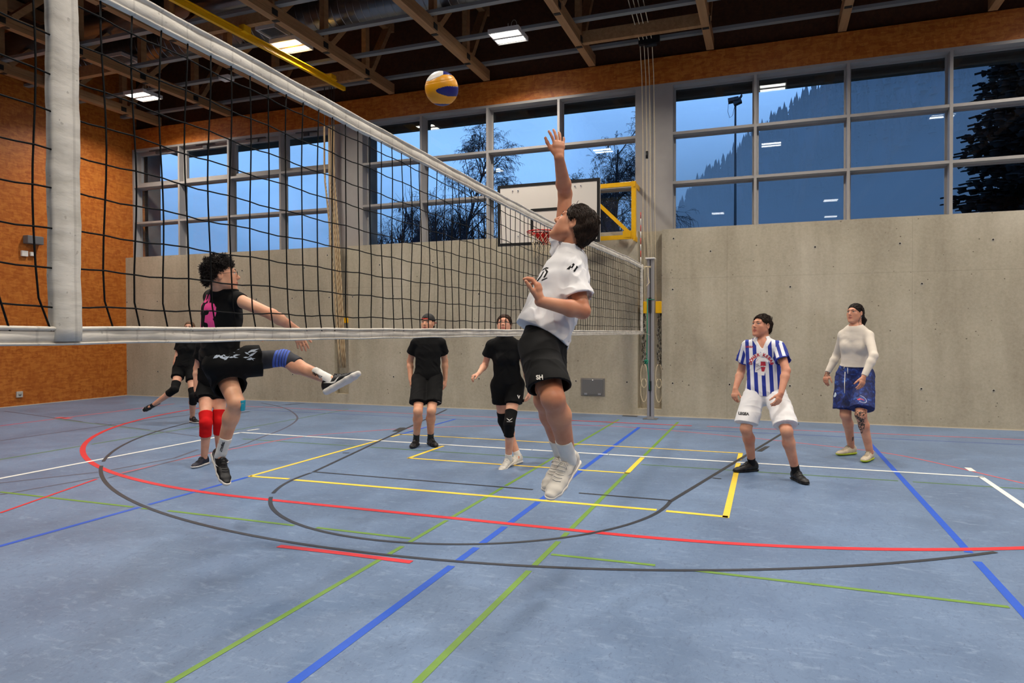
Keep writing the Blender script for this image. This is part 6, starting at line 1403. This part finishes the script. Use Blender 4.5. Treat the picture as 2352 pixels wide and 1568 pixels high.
decal('logo', poly_mesh([[(-.016, .016), (-.006, .02), (.0, -.002), (.008, .014), (.016, .012), (.002, -.022)]]), at(1191, 910, d6 - .1), camdir(1, 0, 0), UPZ, so, WHITEP, so, reach=.3)
kp = knee_pad(root, S, 'L', BLACKC, a=.34, b=.34, r=.064); decal('logo', poly_mesh([[(-.03, .012), (-.01, .004), (.0, -.004), (.012, .004), (.034, .014), (.0, -.012)], [(-.026, -.018), (.03, -.018), (.03, -.022), (-.026, -.022)]]), S['knL'] + UPZ * .045, camdir(1, 0, 0), UPZ, kp, WHITEP, kp, reach=.2)
knee_pad(root, S, 'R', BLACKC, a=.3, b=.3, r=.062)
shoe(root, S['anL'], S['toeL'], UPZ, .92, SHOEW, SOLEW, LACEW, sock=SOCKW, knee=S['knL'], sockh=.06, name='white_shoe'); shoe(root, S['anR'], S['toeR'], UPZ, .92, SHOEW, SOLEW, LACEW, sock=SOCKW, knee=S['knR'], sockh=.06, name='white_shoe')
setroot(root, float(pel[0]), float(pel[1]), 0)
# ---------- 7: woman far left with the leg out
root = person('woman in black far at the left, one leg stretched sideways, face above net band')
k = .93; S = dict(k=k, hk=.98); S['front'] = camdir(.15, 0, -1)
S['anL'] = stand_foot(442, 970, k); d4 = 10.95
pel = at(426, 846, d4); S['neck'] = J(pel, 434, 772, .50, -1)
S['hpR'] = pel - camdir(1, 0, 0) * .085; S['hpL'] = pel + camdir(1, 0, 0) * .085
S['shR'] = J(S['neck'], 414, 783, .15, 1); S['shL'] = J(S['neck'], 455, 785, .15, 1)
S['elR'] = J(S['shR'], 404, 828, .27, 1); S['wrR'] = J(S['elR'], 398, 862, .23, -1)
S['elL'] = J(S['shL'], 460, 824, .27, 1); S['wrL'] = J(S['elL'], 458, 858, .23, -1)
S['knR'] = J(S['hpR'], 401, 894, .41, -1); S['anR'] = J(S['knR'], 357, 926, .41, 1); S['knL'] = J(S['anL'], 444, 910, .40, -1)
S['toeR'] = nrm(camdir(-.75, -.45, -.4)); S['toeL'] = nrm(camdir(.65, 0, -.6) * V(1, 1, 0))
S['head'] = J(S['neck'], 436, 745, .14, -1); S['A'] = headframe(camdir(.15, .05, -1), camdir(0, 1, 0))
S['handR'] = dict(d=camdir(-.02, -1, -.1), palm=camdir(.9, 0, .2), thumb=camdir(.2, 0, -1)); S['handL'] = dict(d=camdir(-.05, -1, -.1), palm=camdir(-.9, 0, .2), thumb=camdir(-.2, 0, -1))
body, P, st = build_body(root, S, SK6, fem=True, h=.007); A = S['A']; hk = S['hk']; LBH = hair_mat('light_brown_hair', (78, 56, 40), (120, 92, 66)); face_bits(root, P, A, hk, LBH); hair_cap(root, P, A, hk, LBH, thick=.006, noise=(.001, 60), seed=7, front=.068, nape=-.05)
build_shirt(root, S, BLACKC, st, hem=.05, sleeve=.55, folds=(.004, 22), sr=(.062, .07), seed=71, name='black_tshirt', chest=1, h=.007); build_shorts(root, S, BLACKS, st, hollow=False, frac=.45, r0=.098, r1=.104, folds=(.003, 22), waist=.16, name='black_shorts', seed=4, h=.007)
for q in 'LR': knee_pad(root, S, q, BLACKC, a=.32, b=.32, r=.066, h=.006); shoe(root, S['an' + q], S['toe' + q], UPZ if q == 'L' else nrm(S['knR'] - S['anR']), .95, SHOEB, SOLEW, LACEB, name='black_shoe')
setroot(root, float(pel[0]), float(pel[1]), 0)
# ---------- 8: player with red knee pads, mostly hidden
root = person('player in black with bright red knee pads, mostly hidden behind the kicking jumper')
k = .92; S = dict(k=k, hk=.97); S['front'] = camdir(.15, 0, -1)
S['anR'] = stand_foot(469, 1068, k); S['anL'] = stand_foot(505, 1060, k); d3 = 7.55
pel = at(489, 880, d3); S['neck'] = J(pel, 492, 778, .50, -1)
S['hpR'] = pel - camdir(1, 0, 0) * .085; S['hpL'] = pel + camdir(1, 0, 0) * .085
S['shR'] = J(S['neck'], 464, 792, .155, 1); S['shL'] = J(S['neck'], 524, 792, .155, 1)
S['elR'] = J(S['shR'], 452, 846, .27, 1); S['wrR'] = J(S['elR'], 450, 893, .23, -1); S['elL'] = J(S['shL'], 538, 846, .27, 1); S['wrL'] = J(S['elL'], 530, 890, .23, -1)
S['knR'] = J(S['anR'], 473, 972, .40, -1); S['knL'] = J(S['anL'], 503, 968, .40, -1)
S['toeR'] = nrm(camdir(-.18, 0, -1) * V(1, 1, 0)); S['toeL'] = nrm(camdir(.7, 0, -.8) * V(1, 1, 0))
S['head'] = J(S['neck'], 492, 742, .14, -1); S['A'] = headframe(camdir(.2, .05, -1), camdir(0, 1, 0))
S['handR'] = dict(d=camdir(.06, -1, -.1), palm=camdir(.9, 0, .2), thumb=camdir(.2, 0, -1), curl=(.6, .6, .4)); S['handL'] = dict(d=camdir(-.05, -1, -.1), palm=camdir(-.9, 0, .2), thumb=camdir(-.2, 0, -1))
body, P, st = build_body(root, S, SK6, fem=True); A = S['A']; hk = S['hk']; face_bits(root, P, A, hk, BRH); hair_cap(root, P, A, hk, BRH, thick=.007, noise=(.001, 60), seed=7, front=.068, nape=-.05)
build_shirt(root, S, BLACKC, st, hem=.0, sleeve=.55, folds=(.004, 22), sr=(.064, .072), seed=81, name='black_tshirt', chest=1); build_shorts(root, S, BLACKS, st, hollow=False, frac=.40, r0=.100, r1=.106, folds=(.003, 22), waist=.14, name='black_shorts', seed=4)
REDC = cloth('red_knee_pad_cloth', (206, 14, 18)); 
for q in 'LR': knee_pad(root, S, q, REDC, a=.30, b=.34, r=.069, bulge=.018); shoe(root, S['an' + q], S['toe' + q], UPZ, .92, simple('navy_shoe', (24, 26, 44), .6), SOLEW, LACEB, name='dark_shoe')
setroot(root, float(pel[0]), float(pel[1]), 0)
# ---------- the ball
bc = at(1014.5, 203.5, 4.38); br = .105
bl = NT('volleyball_panels'); at_ = bl.n.new('ShaderNodeAttribute'); at_.attribute_name = 'panel'
bl.base(bl.ramp(at_.outputs['Fac'], [(0, s2l((242, 164, 12))), (.4, s2l((20, 24, 110))), (.8, s2l((236, 232, 226)))], 'CONSTANT')); bl.rough(.4); bl = bl.m
n = 6; me = bpy.data.meshes.new('volleyball'); bm = bmesh.new(); bmesh.ops.create_icosphere(bm, subdivisions=6, radius=1); bm.to_mesh(me); bm.free()
co = np.empty(len(me.vertices) * 3, np.float32); me.vertices.foreach_get('co', co); q = co.reshape(-1, 3).astype(float)
# three wide curved bands per face of a cube, swirled
vz = nrm(CAMPOS - bc); vx = nrm(np.cross(UPZ, vz)); Rb = np.array([vx, nrm(np.cross(vz, vx)), vz])
w_ = q @ Rb.T
x_, y_, z_ = w_.T
le = np.minimum((x_ + .35) * .6, .25 * np.sqrt(np.clip((x_ + .35) / .5, 0, 1.4)) - np.abs(y_ + .13)); wh = np.minimum(y_ - (.60 + .45 * (x_ + .3)), .10 - x_); bt = np.minimum(y_ - .78, x_ - .10); bb_ = -.86 - y_
pn = np.where((le > 0) | (bt > 0) | (bb_ > 0), .5, 0); pn = np.where((wh > 0) & (y_ > .4), .9, pn)
gr = np.minimum.reduce([np.abs(le), np.abs(wh), np.abs(bt), np.abs(bb_), np.abs(y_ - .42 - .2 * x_), np.abs(y_ + .55 + .2 * x_)])
q2 = bc + q * (br - .0018 * np.exp(-(gr / .018) ** 2))[:, None]; me.vertices.foreach_set('co', q2.astype(np.float32).ravel()); a = me.attributes.new('panel', 'FLOAT', 'POINT'); a.data.foreach_set('value', pn.astype(np.float32))
for p_ in me.polygons: p_.use_smooth = True
me.update(); ball = link_mesh('volleyball', me, bl); me.transform(Matrix.Translation(-Vector(bc))); ball.location = bc
tag(ball, 'yellow and blue volleyball flying high above the net', 'ball')
